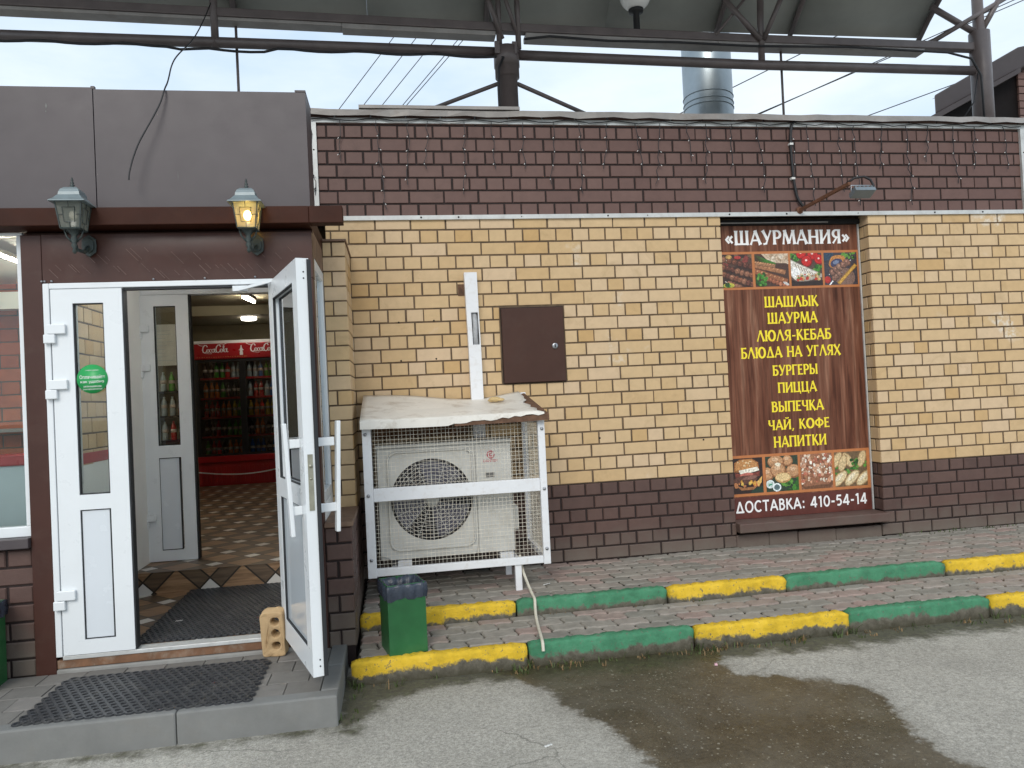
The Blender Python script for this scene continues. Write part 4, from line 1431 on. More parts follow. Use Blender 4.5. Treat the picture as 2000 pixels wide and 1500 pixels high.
# string of hanging lights under the coping
gar = thing('icicle_lights', 'unlit string of icicle lights hanging over the brown brick band', 'string lights', (2.5, -0.03, 2.7))
mb = MB()
pp = []
for i in range(60):
    x = -0.43 + i * 5.88 / 59
    pp.append((x, -0.028, 3.372 + 0.012 * math.sin(i * 1.7)))
mb.path(pp, 0.004, 5)
mb.build('feed_cable', M['cable_black'], gar)
lr = random.Random(21)
for k in range(27):
    x = -0.40 + k * 0.217 + lr.uniform(-0.05, 0.05)
    ln = lr.choice([0.30, 0.36, 0.48, 0.55, 0.66])
    mb = MB()
    z = 3.366
    pts_ = [(x, -0.026, z)]
    drift = lr.uniform(-0.05, 0.06)
    nseg = max(4, int(ln / 0.05))
    for i in range(1, nseg + 1):
        t = i / nseg
        pts_.append((x + drift * t + lr.uniform(-0.014, 0.014), -0.024 + lr.uniform(-0.006, 0.002), z - ln * t))
    mb.path(pts_, 0.0030, 4)
    for i in range(2, nseg + 1, 2):
        bx, by, bz = pts_[i]
        dx = lr.choice([-0.02, 0.02, -0.014, 0.0])
        mb.path([(bx, by, bz), (bx + dx * 0.6, by - 0.003, bz - 0.010)], 0.0048, 5)
        mb.path([(bx + dx * 0.6, by - 0.003, bz - 0.010), (bx + dx, by - 0.005, bz - 0.018)], 0.0030, 5, 1)
    mb.build('light_strand', [M['cable_black'], M['print_white']], gar)

# ------------------------------------------------------------------ air conditioner in its cage
ac = thing('air_conditioner', 'pale outdoor air conditioner unit behind a white wire cage', 'air conditioner', (0.40, -0.40, 0.0))
AX0, AX1, AY, AZ0, AZ1 = -0.052, 0.850, -0.55, 0.235, 0.992
mb = MB()
mb.box(AX0, AX1, AY + 0.012, -0.20, AZ0, AZ1 - 0.012)
mb.build('body', M['ac_body'], ac, bev=0.012)
mb = MB()
mb.box(AX0 - 0.006, AX1 + 0.006, AY, -0.195, AZ1 - 0.018, AZ1 + 0.006)
mb.build('top_cover', M['ac_body'], ac, bev=0.006)
FC = (0.302, 0.622)
FR = 0.272
mb = MB()
n = 40
outer = []
inner_ = []
# front panel with a round opening
fx0, fx1, fz0, fz1 = AX0 + 0.004, 0.600, AZ0 + 0.004, AZ1 - 0.022
for k in range(n):
    a = 2 * math.pi * k / n
    ca, sa = math.cos(a), math.sin(a)
    tx = ((fx1 - FC[0]) if ca > 0 else (FC[0] - fx0)) / max(1e-6, abs(ca))
    tz = ((fz1 - FC[1]) if sa > 0 else (FC[1] - fz0)) / max(1e-6, abs(sa))
    t = min(tx, tz)
    outer.append((FC[0] + ca * t, AY, FC[1] + sa * t))
    inner_.append((FC[0] + ca * FR, AY, FC[1] + sa * FR))
back = [(x, AY + 0.06, z) for x, _, z in inner_]
mb.add(outer + inner_ + back, [(k, (k + 1) % n, n + (k + 1) % n, n + k) for k in range(n)] + [(n + k, n + (k + 1) % n, 2 * n + (k + 1) % n, 2 * n + k) for k in range(n)], 0)
mb.box(0.606, AX1 - 0.004, AY - 0.003, AY + 0.012, AZ0 + 0.006, AZ1 - 0.022)
for z in (0.34, 0.42, 0.50):
    mb.box(0.615, AX1 - 0.02, AY - 0.006, AY - 0.003, z, z + 0.006)
mb.build('front_panel', M['ac_body'], ac)
mb = MB()
mb.path([(FC[0], AY + 0.008, FC[1]), (FC[0], AY + 0.0105, FC[1])], FR + 0.004, 32, 0)
mb.build('fan_well', M['ac_dark'], ac)
mb = MB()
for k in range(3):
    a0 = 2 * math.pi * k / 3 + 0.4
    ring_ = []
    for i in range(9):
        a = a0 + 1.25 * i / 8
        ring_.append((a, i / 8))
    vs = [(FC[0] + 0.05 * math.cos(a), AY + 0.004 - 0.006 * t, FC[1] + 0.05 * math.sin(a)) for a, t in ring_] + [(FC[0] + 0.25 * math.cos(a + .25), AY + 0.004 - 0.010 * t, FC[1] + 0.25 * math.sin(a + .25)) for a, t in ring_]
    mb.add(vs, [(i, i + 1, 10 + i, 9 + i) for i in range(8)], 0, True)
mb.build('fan', M['fan_blade'], ac)
mb = MB()
for r_ in [0.055 + 0.022 * i for i in range(10)]:
    mb.path([(FC[0] + r_ * math.cos(2 * math.pi * k / 28), AY - 0.010, FC[1] + r_ * math.sin(2 * math.pi * k / 28)) for k in range(29)], 0.0014, 4, 0, False)
for k in range(16):
    a = 2 * math.pi * k / 16
    mb.path([(FC[0] + 0.05 * math.cos(a), AY - 0.010, FC[1] + 0.05 * math.sin(a)), (FC[0] + 0.29 * math.cos(a), AY - 0.006, FC[1] + 0.29 * math.sin(a))], 0.0016, 4)
mb.lathe([(0.048, 0), (0.048, 0.006), (0.03, 0.012)], (0, 0, 0), 20)
kk = 20 * 3
mb.v[-kk:] = [(FC[0] + x, AY - 0.008 - z, FC[1] + y) for x, y, z in mb.v[-kk:]]
# square rim of the guard
q0, q1, q2, q3, cr = 0.020, 0.580, 0.300, 0.945, 0.055
rim = []
for cx_, cz_, a0 in ((q1 - cr, q3 - cr, 0), (q0 + cr, q3 - cr, 90), (q0 + cr, q2 + cr, 180), (q1 - cr, q2 + cr, 270)):
    for i in range(6):
        a = R(a0 + 18 * i)
        rim.append((cx_ + cr * math.cos(a), AY - 0.008, cz_ + cr * math.sin(a)))
rim.append(rim[0])
mb.path(rim, 0.0075, 6, 0, False)
mb.build('fan_guard', M['ac_body'], ac)
mb = MB()
mb.path([(0.709 + 0.024 * math.cos(R(a)), AY - 0.0045, 0.897 + 0.024 * math.sin(R(a))) for a in range(40, 400, 30)], 0.004, 4)
mb.path([(0.718, AY - 0.005, 0.908), (0.700, AY - 0.005, 0.903), (0.704, AY - 0.005, 0.887), (0.718, AY - 0.005, 0.888)], 0.0045, 4)
mb.build('logo', M['logo_red'], ac)
plain_text('logo_lettering', 'DANTEX', 0.016, 0.657, 0.756, 0.848, AY - 0.0042, M['logo_red'], ac, 0.02)
mb = MB()
for z in (0.770, 0.762, 0.754, 0.746):
    mb.box(0.668, 0.728, AY - 0.005, AY - 0.0032, z, z + 0.005)
for k in range(7):
    mb.box(0.670 + k * 0.0085, 0.6735 + k * 0.0085, AY - 0.0062, AY - 0.0051, 0.745, 0.776)
mb.build('rating_label', M['label_grey'], ac)
mb = MB()
mb.box(AX1 - 0.004, AX1 + 0.045, -0.48, -0.30, 0.36, 0.53)
mb.build('valve_cover', M['ac_body'], ac, bev=0.018)
for x in (0.06, 0.74):
    mb = MB()
    mb.box(x, x + 0.09, AY - 0.03, -0.18, 0.195, 0.234)
    mb.build('foot_rail', M['white_paint'], ac)

cage = thing('wire_cage', 'white steel wire cage with a sloping torn sheet roof on the wall', 'cage', (0.46, -0.35, 0.0))
CX0, CX1, CY, CZ0, CZ1 = -0.132, 1.060, -0.70, 0.175, 1.150
for x0, x1 in ((CX0, CX0 + 0.056), (CX1 - 0.047, CX1)):
    mb = MB()
    mb.box(x0, x1, CY - 0.004, CY + 0.036, CZ0 - 0.012, CZ1)
    mb.build('front_post', M['white_paint'], cage, bev=0.003)
for x0, x1 in ((CX0, CX0 + 0.04), (CX1 - 0.04, CX1)):
    mb = MB()
    mb.box(x0, x1, -0.042, -0.002, CZ0, 1.31)
    mb.build('rear_post', M['white_paint'], cage, bev=0.003)
for z0, z1 in ((0.648, 0.732), (CZ0 - 0.004, CZ0 + 0.044)):
    mb = MB()
    mb.box(CX0 + 0.0565, CX1 - 0.0475, CY, CY + 0.034, z0, z1)
    mb.build('front_rail', M['white_paint'], cage, bev=0.003)
mb = MB()
for x0 in (CX0 + 0.004, CX1 - 0.036):
    mb.box(x0, x0 + 0.032, CY + 0.037, -0.043, CZ0, CZ0 + 0.04)
    mb.box(x0, x0 + 0.032, CY + 0.037, -0.043, CZ1 - 0.05, CZ1 - 0.012)
mb.build('side_rail', M['white_paint'], cage)
mb = MB()
for k in range(44):
    x = CX0 + 0.05 + k * (CX1 - CX0 - 0.095) / 43
    mb.path([(x + 0.002 * math.sin(k), CY + 0.040, CZ0 + 0.02), (x, CY + 0.042, 0.7), (x + 0.003 * math.sin(k * 2.1), CY + 0.040, CZ1 - 0.005)], 0.0015, 4, 0, False)
for k in range(38):
    z = CZ0 + 0.04 + k * (CZ1 - CZ0 - 0.05) / 37
    mb.path([(CX0 + 0.04, CY + 0.041, z), (0.4, CY + 0.044, z + 0.002 * math.sin(k * 1.3)), (CX1 - 0.03, CY + 0.041, z)], 0.0015, 4, 0, False)
mb.build('front_mesh', M['wire_mesh'], cage)
for xm in (CX0 + 0.03, CX1 - 0.02):
    mb = MB()
    for k in range(25):
        y = CY + 0.05 + k * 0.025
        mb.path([(xm, y, CZ0 + 0.02), (xm, y, CZ1 + 0.01)], 0.0015, 4, 0, False)
    for k in range(38):
        z = CZ0 + 0.04 + k * (CZ1 - CZ0 - 0.05) / 37
        mb.path([(xm, CY + 0.04, z), (xm, -0.03, z)], 0.0015, 4, 0, False)
    mb.build('side_mesh', M['wire_mesh'], cage)


def rz_(x, t):
    """height of the roof sheet: t 0 at the wall, 1 at the front edge"""
    back_ = 1.348 - 0.070 * max(0, min(1, (x + 0.13) / 0.82)) + (0.045 * max(0, (x - 0.74) / 0.3) ** 1.3 if x > 0.74 else 0)
    front = 1.168 - 0.004 * math.sin(x * 5)
    return back_ + (front - back_) * t + 0.006 * math.sin(x * 9 + t * 4) * (1 - t)


mb = MB()
nx, nt_ = 30, 12
jr = random.Random(5)
ends = [1.005 - 0.02 * t + jr.uniform(-0.02, 0.02) + (0.07 * max(0, t - 0.75) / 0.25) for t in [j / nt_ for j in range(nt_ + 1)]]
vs, fs = [], []
for j in range(nt_ + 1):
    t = j / nt_
    y = -0.015 - 0.735 * t
    for i in range(nx + 1):
        x = CX0 - 0.008 + (ends[j] - CX0 + 0.008) * i / nx
        vs.append((x, y, rz_(x, t)))
for j in range(nt_):
    for i in range(nx):
        a = j * (nx + 1) + i
        fs.append((a + nx + 1, a + nx + 2, a + 1, a))
mb.add(vs, fs, 0, True)
lip = []
for i in range(nx + 1):
    x = vs[nt_ * (nx + 1) + i][0]
    drop = 0.052 if x < 0.42 else max(0.012, 0.046 - 0.030 * (x - 0.42) / 0.58 + jr.uniform(-0.008, 0.008))
    lip.append((x, -0.754, rz_(x, 1) - drop))
mb.add(vs[nt_ * (nx + 1):] + lip, [(nx + 1 + i, nx + 2 + i, i + 1, i) for i in range(nx)], 0)
roofo = mb.build('roof_sheet', M['white_roof'], cage, solid=0.003)
mb = MB()
mb.add([(0.955, -0.02, 1.285), (1.048, -0.02, 1.308), (1.086, -0.748, 1.158), (0.955, -0.748, 1.152), (0.46, -0.748, 1.150), (0.46, -0.750, 1.108), (1.086, -0.750, 1.118), (0.955, -0.750, 1.114), (0.46, -0.60, 1.17), (0.955, -0.60, 1.172)], [(3, 2, 1, 0), (7, 6, 2, 3), (5, 7, 3, 4), (4, 3, 9, 8)], 0)
mb.build('under_plate', M['rust_plate'], cage, solid=0.003)
mb = MB()
mb.box(CX0 + 0.05, 0.62, -0.03, -0.004, 1.02, 1.20)
mb.build('back_board', M['rust_wood'], cage)
for (x, z) in ((-0.112, 1.083), (-0.108, 0.690), (-0.106, 0.280), (1.040, 1.060), (1.038, 0.662), (1.036, 0.266)):
    mb = MB()
    mb.lathe([(0.011, 0), (0.011, 0.006), (0.006, 0.010)], (0, 0, 0), 10)
    mb.v = [(x + px, CY - 0.004 - pz, z + py) for px, py, pz in mb.v]
    mb.build('bolt', M['bolt'], cage)
for (y0, zt_) in ((-0.69, 0.19), (-0.235, 0.19)):
    mb = MB()
    mb.box(0.820, 0.862, y0, y0 + 0.005, -0.003, zt_)
    mb.box(0.820, 0.825, y0 + 0.0052, y0 + 0.045, -0.003, zt_)
    mb.build('stand_leg', M['white_paint'], cage)
mb = MB()
mb.box(0.812, 0.868, -0.66, -0.05, 0.162, 0.193)
mb.box(0.02, 0.07, -0.66, -0.05, 0.162, 0.193)
mb.build('stand_beam', M['white_paint'], cage)

lump = MB()
lump.sphere((0.79, -0.30, 1.268), 0.045, 0, 12, (1.0, 0.5, 0.42))
lump.sphere((0.825, -0.30, 1.264), 0.030, 0, 10, (1.2, 0.6, 0.4))
lump.sphere((0.765, -0.295, 1.262), 0.026, 0, 10, (1.0, 0.7, 0.5))
tag(lump.build('foam_lump', M['foam']), 'small yellowish lump lying on the white cage roof', 'foam lump')

hose = MB()
hose.path(chaikin([(0.868, -0.60, 0.215), (0.873, -0.64, 0.13), (0.885, -0.78, 0.06), (0.890, -0.90, 0.022), (0.893, -0.965, 0.016), (0.885, -1.0, -0.035), (0.872, -1.10, -0.070), (0.858, -1.24, -0.082), (0.845, -1.38, -0.086), (0.838, -1.455, -0.088), (0.836, -1.475, -0.105), (0.835, -1.485, -0.135)], 2), 0.0095, 8)
tag(hose.build('drain_hose', M['hose_white']), 'white drain hose running from the cage down over both kerbs', 'hose')


# ------------------------------------------------------------------ litter bins
def bin_thing(cx, cy, z0, rot, w, h, label, taper=0.0):
    b = thing('litter_bin', label, 'litter bin', (cx, cy, z0), 'green litter bins')
    ca, sa = math.cos(rot), math.sin(rot)

    def P(u, v, z):
        return (cx + u * ca - v * sa, cy + u * sa + v * ca, z0 + z)
    hw = w / 2
    mb = MB()
    t = 0.004
    vs = []
    for (s, z) in ((hw - taper, 0.0), (hw, h)):
        vs += [P(-s, -s, z), P(s, -s, z), P(s, s, z), P(-s, s, z)]
    for (s, z) in ((hw - taper - t, 0.01), (hw - t, h)):
        vs += [P(-s, -s, z), P(s, -s, z), P(s, s, z), P(-s, s, z)]
    fs = [(3, 2, 1, 0), (8, 9, 10, 11)]
    for k in range(4):
        k2 = (k + 1) % 4
        fs += [(k, k2, 4 + k2, 4 + k), (8 + k2, 8 + k, 12 + k, 12 + k2), (4 + k, 4 + k2, 12 + k2, 12 + k)]
    mb.add(vs, fs)
    mb.build('bin_body', M['bin_green'], b, bev=0.003)
    mb = MB()
    r2 = random.Random(int(cx * 100) + 9)
    n = 26
    pl_ = [r2.uniform(-1, 1) for _ in range(4 * n)]
    pl_ = [(pl_[q - 2] + 2 * pl_[q - 1] + pl_[q] * 2 + pl_[(q + 1) % len(pl_)]) / 4 for q in range(len(pl_))]
    rings = []
    for (s, z, dz) in ((hw + 0.004, h - 0.082, 0.009), (hw + 0.008, h - 0.045, 0.006), (hw + 0.007, h - 0.014, 0.004), (hw + 0.003, h - 0.002, 0.004), (hw - 0.008, h - 0.001, 0.004), (hw - 0.016, h - 0.04, 0.004), (hw - 0.03, h - 0.12, 0.01)):
        ring_ = []
        for side in range(4):
            for i in range(n):
                f = -1 + 2 * i / n
                u, v = ((f, -1), (1, f), (-f, 1), (-1, -f))[side]
                j = 0.0032 * pl_[side * n + i] * (1 if z > h - 0.07 else 0.35) + r2.uniform(-0.0015, 0.0015) + 0.004 * math.sin(i * 0.9 + side)
                ring_.append(P(u * (s + j), v * (s + j), z + dz * pl_[(side * n + i + 7) % (4 * n)]))
        rings.append(ring_)
    nn = 4 * n
    vs = [q for ring_ in rings for q in ring_]
    fs = [(a * nn + k, a * nn + (k + 1) % nn, (a + 1) * nn + (k + 1) % nn, (a + 1) * nn + k) for a in range(len(rings) - 1) for k in range(nn)]
    fs.append(tuple((len(rings) - 1) * nn + k for k in range(nn)))
    mb.add(vs, fs, 0, True)
    mb.build('bin_bag', M['bag_plastic'], b)
    return b


bin_thing(0.078, -1.305, -0.103, R(13), 0.213, 0.385, 'green metal litter bin lined with a black bag, standing in front of the cage')
bin_thing(-2.10, -1.345, -0.10, R(4), 0.22, 0.44, 'green litter bin at the left edge beside the porch post')

# ------------------------------------------------------------------ entrance porch
YP = -1.20
porch = thing('entrance_porch', 'brown clad entrance porch with white double doors and a shop window', 'porch', (-1.1, YP, 0.0))


def slab(name, material, parent, boxes, bev=0.0):
    mb = MB()
    for q in boxes:
        mb.box(*q)
    return mb.build(name, material, parent, bev=bev)


slab('post', M['brown_sheet'], porch, [(-1.872, -1.768, YP, YP + 0.10, -0.095, 2.280)], 0.004)
slab('post', M['brown_sheet'], porch, [(-0.425, -0.342, YP, YP + 0.09, -0.095, 2.012)], 0.004)
lin = MB()
nx = 40
lv, lf = [], []
for j in range(7):
    z = 2.016 + (2.280 - 2.016) * j / 6
    for i in range(nx + 1):
        x = -1.766 + (1.766 - 0.342) * i / nx
        dent = 0.006 * math.exp(-((z - 2.19) / 0.06) ** 2) * (1 + 0.6 * math.sin(x * 6 + 1)) if 0 < i < nx else 0
        lv.append((x, YP + 0.002 - dent, z))
for j in range(6):
    for i in range(nx):
        a = j * (nx + 1) + i
        lf.append((a, a + 1, a + nx + 2, a + nx + 1))
lin.add(lv, lf, 0, True)
lin.box(-1.766, -0.342, YP + 0.010, YP + 0.10, 2.016, 2.279)
lin.box(-1.87, -0.342, YP + 0.07, YP + 0.10, 2.2795, 2.305)
sr = random.Random(3)
for k in range(34):
    x = -1.72 + k * 0.038 + sr.uniform(-0.015, 0.015)
    z = 2.10 + sr.uniform(-0.03, 0.02) if sr.random() < 0.75 else 2.17 + sr.uniform(-0.02, 0.03)
    L_ = sr.uniform(0.02, 0.075)
    wdt = sr.uniform(0.0008, 0.002)
    y = YP - 0.0125
    lin.add([(x, y, z), (x + wdt, y, z + wdt), (x + L_ * 0.85 + wdt, y, z - L_ * 0.9), (x + L_ * 0.85, y, z - L_ * 0.9 - wdt)], [(0, 3, 2, 1)], 1)
for x in (-1.77, -1.755, -1.72, -1.2, -0.93, -0.66):
    lin.path([(x, YP - 0.001, 2.026), (x, YP - 0.006, 2.026)], 0.006, 8, 2)
lin.build('lintel', [M['brown_sheet'], M['scratch'], M['bolt']], porch)
slab('cornice', M['cornice_brown'], porch, [(-3.72, -0.342, -1.30, -0.02, 2.306, 2.402), (-0.3415, -0.157, -1.30, -1.215, 2.306, 2.402)], 0.004)
fas = MB()
fas.box(-3.72, -1.479, YP, YP + 0.27, 2.406, 3.092)
fas.box(-1.475, -0.341, YP, YP + 0.27, 2.406, 3.082)
fas.box(-1.487, -1.467, YP - 0.0015, YP + 0.02, 3.083, 3.099)
fas.box(-0.40, -0.340, YP - 0.002, YP + 0.272, 3.083, 3.094)
fas.box(-3.72, -0.341, YP - 0.003, YP - 0.0005, 2.4065, 2.4125, 1)
fas.build('fascia_panel', [M['grey_fascia'], M['seal_black']], porch, bev=0.0025)
sc_ = MB()
for (x, z, a, b) in ((-1.716, 2.985, 0.006, 0.016), (-1.718, 2.955, 0.004, 0.006), (-1.05, 2.60, 0.0015, 0.03)):
    sc_.add([(x, YP - 0.001, z - b), (x + a, YP - 0.001, z), (x, YP - 0.001, z + b), (x - a * 0.6, YP - 0.001, z)], [(0, 1, 2, 3)])
sc_.build('fascia_scuff', M['concrete_light'], porch)

slab('door_frame', M['white_pvc'], porch, [(-1.767, -1.735, YP - 0.006, YP + 0.075, 0.0, 2.014), (-0.582, -0.552, YP - 0.006, YP + 0.075, 0.0, 1.983), (-1.735, -0.430, YP - 0.006, YP + 0.075, 1.984, 2.0145)], 0.004)
slab('door_frame_seal', M['seal_black'], porch, [(-1.36, -0.583, YP + 0.004, YP + 0.05, 1.972, 1.9835), (-0.551, -0.43, YP + 0.01, YP + 0.06, 0.0, 1.983)])
slab('threshold', M['strip_metal'], porch, [(-1.735, -0.582, YP - 0.004, YP + 0.08, -0.018, 0.004)], 0.003)
slab('threshold_board', M['rust_wood'], porch, [(-1.766, -0.43, YP + 0.002, YP + 0.07, -0.064, -0.019)], 0.004)
slab('threshold_base', M['concrete'], porch, [(-1.766, -0.43, YP - 0.010, YP + 0.07, -0.20, -0.066)], 0.006)


def hinge(parent, x, y, z, s=1):
    mb = MB()
    mb.box(x - 0.005, x + 0.088, y - 0.022, y, z, z + 0.052)
    mb.box(x - 0.022, x + 0.036, y - 0.024, y, z - 0.050, z - 0.002)
    return mb.build('hinge', M['white_pvc'], parent, bev=0.004)


def leaf_front(parent, x0, x1, z0, z1, y, glass, panel, gmat, hinges, thick=0.065):
    """a closed door leaf facing -y: frame with a glazed and a solid field"""
    d = MB()
    gx0, gx1, gz0, gz1 = glass
    px0, px1, pz0, pz1 = panel
    d.box(x0, gx0, y, y + thick, z0, z1)
    d.box(gx1, x1, y, y + thick, z0, z1)
    d.box(gx0, gx1, y, y + thick, gz1, z1)
    d.box(gx0, gx1, y, y + thick, pz1, gz0)
    d.box(gx0, gx1, y, y + thick, z0, pz0)
    for (a, b, c, e) in ((gx0, gx1, gz0, gz1), (px0, px1, pz0, pz1)):     # rubber gaskets
        w = 0.006
        yy = y + 0.006
        d.box(a, a + w, yy, yy + 0.02, c, e, 1)
        d.box(b - w, b, yy, yy + 0.02, c, e, 1)
        d.box(a + w, b - w, yy, yy + 0.02, c, c + w, 1)
        d.box(a + w, b - w, yy, yy + 0.02, e - w, e, 1)
    d.box(px0 + 0.006, px1 - 0.006, y + 0.010, y + thick - 0.01, pz0 + 0.006, pz1 - 0.006, 2)
    o = d.build('door', [M['white_pvc'], M['seal_black'], M['white_panel']], parent)
    g = MB()
    g.box(gx0 + 0.006, gx1 - 0.006, y + 0.02, y + 0.024, gz0 + 0.006, gz1 - 0.006)
    g.build('glass_pane', gmat, o)
    for z in hinges:
        hinge(o, hx(x0), y, z)
    return o


hx = lambda x0: x0 - 0.012
dL = leaf_front(porch, -1.727, -1.366, 0.008, 1.980, YP - 0.010, (-1.618, -1.462, 0.862, 1.902), (-1.618, -1.466, 0.084, 0.781), M['glass'], (1.737, 1.437, 0.305))
slab('door_edge_seal', M['seal_black'], porch, [(-1.3655, -1.358, YP - 0.004, YP + 0.05, 0.01, 1.978)])
stk = MB()
stk.lathe([(0.079, 0), (0.079, 0.0008)], (0, 0, 0), 32)
stk.v = [(-1.530 + x, YP - 0.012 - z, 1.487 + y) for x, y, z in stk.v]
sto = stk.build('sticker', M['sticker_green'], dL)
for txt, a, b, z, h in (('Оплачивайте', -1.594, -1.466, 1.489, 0.020), ('как удобно', -1.590, -1.472, 1.462, 0.019), ('НАЛИЧНЫМИ ИЛИ', -1.575, -1.485, 1.442, 0.009), ('БАНКОВСКОЙ КАРТОЙ', -1.578, -1.482, 1.428, 0.009), ('с нами удобно', -1.565, -1.498, 1.530, 0.009)):
    t_ = plain_text('sticker_lettering', txt, h, a, b, z, YP - 0.0138, M['print_white'], dL, 0.0)

# the open leaf: hinged at (-0.56, -1.2), swung out towards the road
hp, fp = Vector((-0.562, -1.205, 0)), Vector((-0.318, -1.935, 0))
ax = (fp - hp).normalized()
nrm = Vector((-ax.y, ax.x, 0))         # towards +x
LW = (fp - hp).length


def lp(s, t, z):
    v = hp + ax * s + nrm * t
    return (v.x, v.y, z)


def lbox(mb, s0, s1, t0, t1, z0, z1, m=0):
    vs = [lp(s, t, z) for z in (z0, z1) for t in (t0, t1) for s in (s0, s1)]
    mb.add(vs, [(0, 2, 3, 1), (4, 5, 7, 6), (0, 1, 5, 4), (2, 6, 7, 3), (0, 4, 6, 2), (1, 3, 7, 5)], m)


T0, T1 = -0.030, 0.030
ST = 0.105
dR = MB()
lbox(dR, 0, ST, T0, T1, 0.012, 1.985)
lbox(dR, LW - ST, LW, T0, T1, 0.012, 1.985)
lbox(dR, ST, LW - ST, T0, T1, 1.885, 1.985)
lbox(dR, ST, LW - ST, T0, T1, 0.800, 0.900)
lbox(dR, ST, LW - ST, T0, T1, 0.012, 0.125)
for z0, z1 in ((0.900, 1.885), (0.125, 0.800)):
    for t in (T0 + 0.004, T1 - 0.018):
        w = 0.005
        lbox(dR, ST, ST + w, t, t + 0.014, z0, z1, 1)
        lbox(dR, LW - ST - w, LW - ST, t, t + 0.014, z0, z1, 1)
        lbox(dR, ST + w, LW - ST - w, t, t + 0.014, z0, z0 + w, 1)
        lbox(dR, ST + w, LW - ST - w, t, t + 0.014, z1 - w, z1, 1)
lbox(dR, LW + 0.0005, LW + 0.006, T1 - 0.010, T1 + 0.004, 0.010, 1.98, 1)
lbox(dR, LW - 0.02, LW + 0.004, T1 + 0.0045, T1 + 0.010, 0.010, 1.98, 1)
for z in (1.92, 1.89, 0.09, 0.06):
    dR.path([lp(LW, 0.004, z), lp(LW + 0.002, 0.004, z)], 0.004, 6, 1)
doorR = dR.build('door', [M['white_pvc'], M['seal_black']], porch)
doorR['label'] = 'door leaf standing open with long white pull handles'
g = MB()
lbox(g, ST + 0.005, LW - ST - 0.005, -0.002, 0.002, 0.905, 1.880)
g.build('glass_pane', glass_mat('glass_mirror', (0.75, 0.8, 0.8), 1.5), doorR)
g = MB()
lbox(g, ST + 0.005, LW - ST - 0.005, -0.014, 0.014, 0.130, 0.795)
m_, nt_m, b_, N_, L_n = nodes_of('gloss_panel')
b_.inputs['Base Color'].default_value = (0.56, 0.61, 0.65, 1)
b_.inputs['Roughness'].default_value = 0.12
M['gloss_panel'] = m_
g.build('lower_panel', M['gloss_panel'], doorR)
for sgn, name in ((1, 'r'), (-1, 'l')):
    h_ = MB()
    base = T1 if sgn > 0 else T0
    reach = 0.105 if sgn > 0 else 0.050
    o1, o2 = base + sgn * reach, base + sgn * (reach + 0.020)
    ta, tb = min(o1, o2), max(o1, o2)
    s_ = LW - 0.085
    lean = 0.012 * sgn
    for i in range(1):
        vs = []
        for z, dl_ in ((0.665, -0.010), (1.205, 0.012)):
            for t in (ta + dl_ * sgn, tb + dl_ * sgn):
                for s in (s_ - 0.020, s_ + 0.022):
                    vs.append(lp(s, t, z))
        h_.add(vs, [(0, 2, 3, 1), (4, 5, 7, 6), (0, 1, 5, 4), (2, 6, 7, 3), (0, 4, 6, 2), (1, 3, 7, 5)])
    for z in (0.765, 1.085):
        a_, b2 = (base, o1) if sgn > 0 else (o1, base)
        lbox(h_, s_ - 0.012, s_ + 0.012, min(a_, b2), max(a_, b2), z, z + 0.042)
    h_.build('handle', M['white_pvc'], doorR, bev=0.004)
lk = MB()
lbox(lk, LW + 0.0005, LW + 0.003, -0.014, 0.010, 0.790, 1.055)
lk.path([lp(LW + 0.002, -0.002, 1.0), lp(LW + 0.008, -0.002, 1.0)], 0.009, 8)
lk.path([lp(LW + 0.002, -0.002, 0.94), lp(LW + 0.005, -0.002, 0.94)], 0.007, 8)
lk.build('lock_plate', mat('lock_steel', (0.34, 0.33, 0.26), 0.45, 0.6, 0.2, 20), doorR)
cl = MB()
cl.box(-0.78, -0.70, YP - 0.028, YP + 0.0, 1.945, 1.975)
cl.path([(-0.745, YP - 0.03, 1.952), (-0.545, -1.315, 1.985)], 0.011, 4)
cl.build('door_closer', M['white_pvc'], porch)

# wall side of the porch: base with ledge, pier, side window
pb = MB()
brick_rows(pb, range(20, 27), -0.341, -0.192, YP + 0.004, 0, (), 0.006, 0.02, 0.011, 17, -0.08)
brick_rows(pb, range(20, 27), YP + 0.012, -0.01, 0, 0, (), 0.006, 0.02, 0.011, 18, 0.0, 'yp', -0.188)
pb.box(-0.341, -0.197, YP + 0.014, -0.01, -0.2, zr(20) - 0.006, 1)
pb.build('brick_base', [M['plinth_brick'], M['mortar_dark']], porch)
slab('base_ledge', M['tan_cap'], porch, [(-0.341, -0.180, YP - 0.012, -0.56, zr(20) - 0.003, zr(20) + 0.024)], 0.004)
yp_ = MB()
brick_rows(yp_, range(2, 20), -0.341, -0.197, -0.55, 0, (), 0.0022, 0.02, 0.010, 19, -0.09)
brick_rows(yp_, range(2, 20), -0.54, -0.004, 0, 0, (), 0.0022, 0.02, 0.010, 20, -0.04, 'yp', -0.194)
yp_.box(-0.341, -0.199, -0.545, -0.004, zr(20) + 0.001, zr(2), 1)
yp_.build('brick_pier', [M['yellow_brick'], M['mortar_brown']], porch)
slab('pier_cap', M['tan_cap'], porch, [(-0.341, -0.185, -0.565, -0.004, zr(2) + 0.001, zr(2) + 0.016)], 0.003)
slab('side_window_frame', M['white_pvc'], porch, [(-0.385, -0.343, -1.108, -1.05, 0.715, 2.15), (-0.385, -0.343, -0.61, -0.552, 0.715, 2.15), (-0.385, -0.343, -1.05, -0.61, 0.715, 0.775), (-0.385, -0.343, -1.05, -0.61, 2.09, 2.15)], 0.003)
slab('side_window_glass', M['glass'], porch, [(-0.366, -0.362, -1.05, -0.61, 0.775, 2.09)])
slab('side_header', M['tan_cap'], porch, [(-0.385, -0.3425, -1.098, -0.01, 2.152, 2.304)])
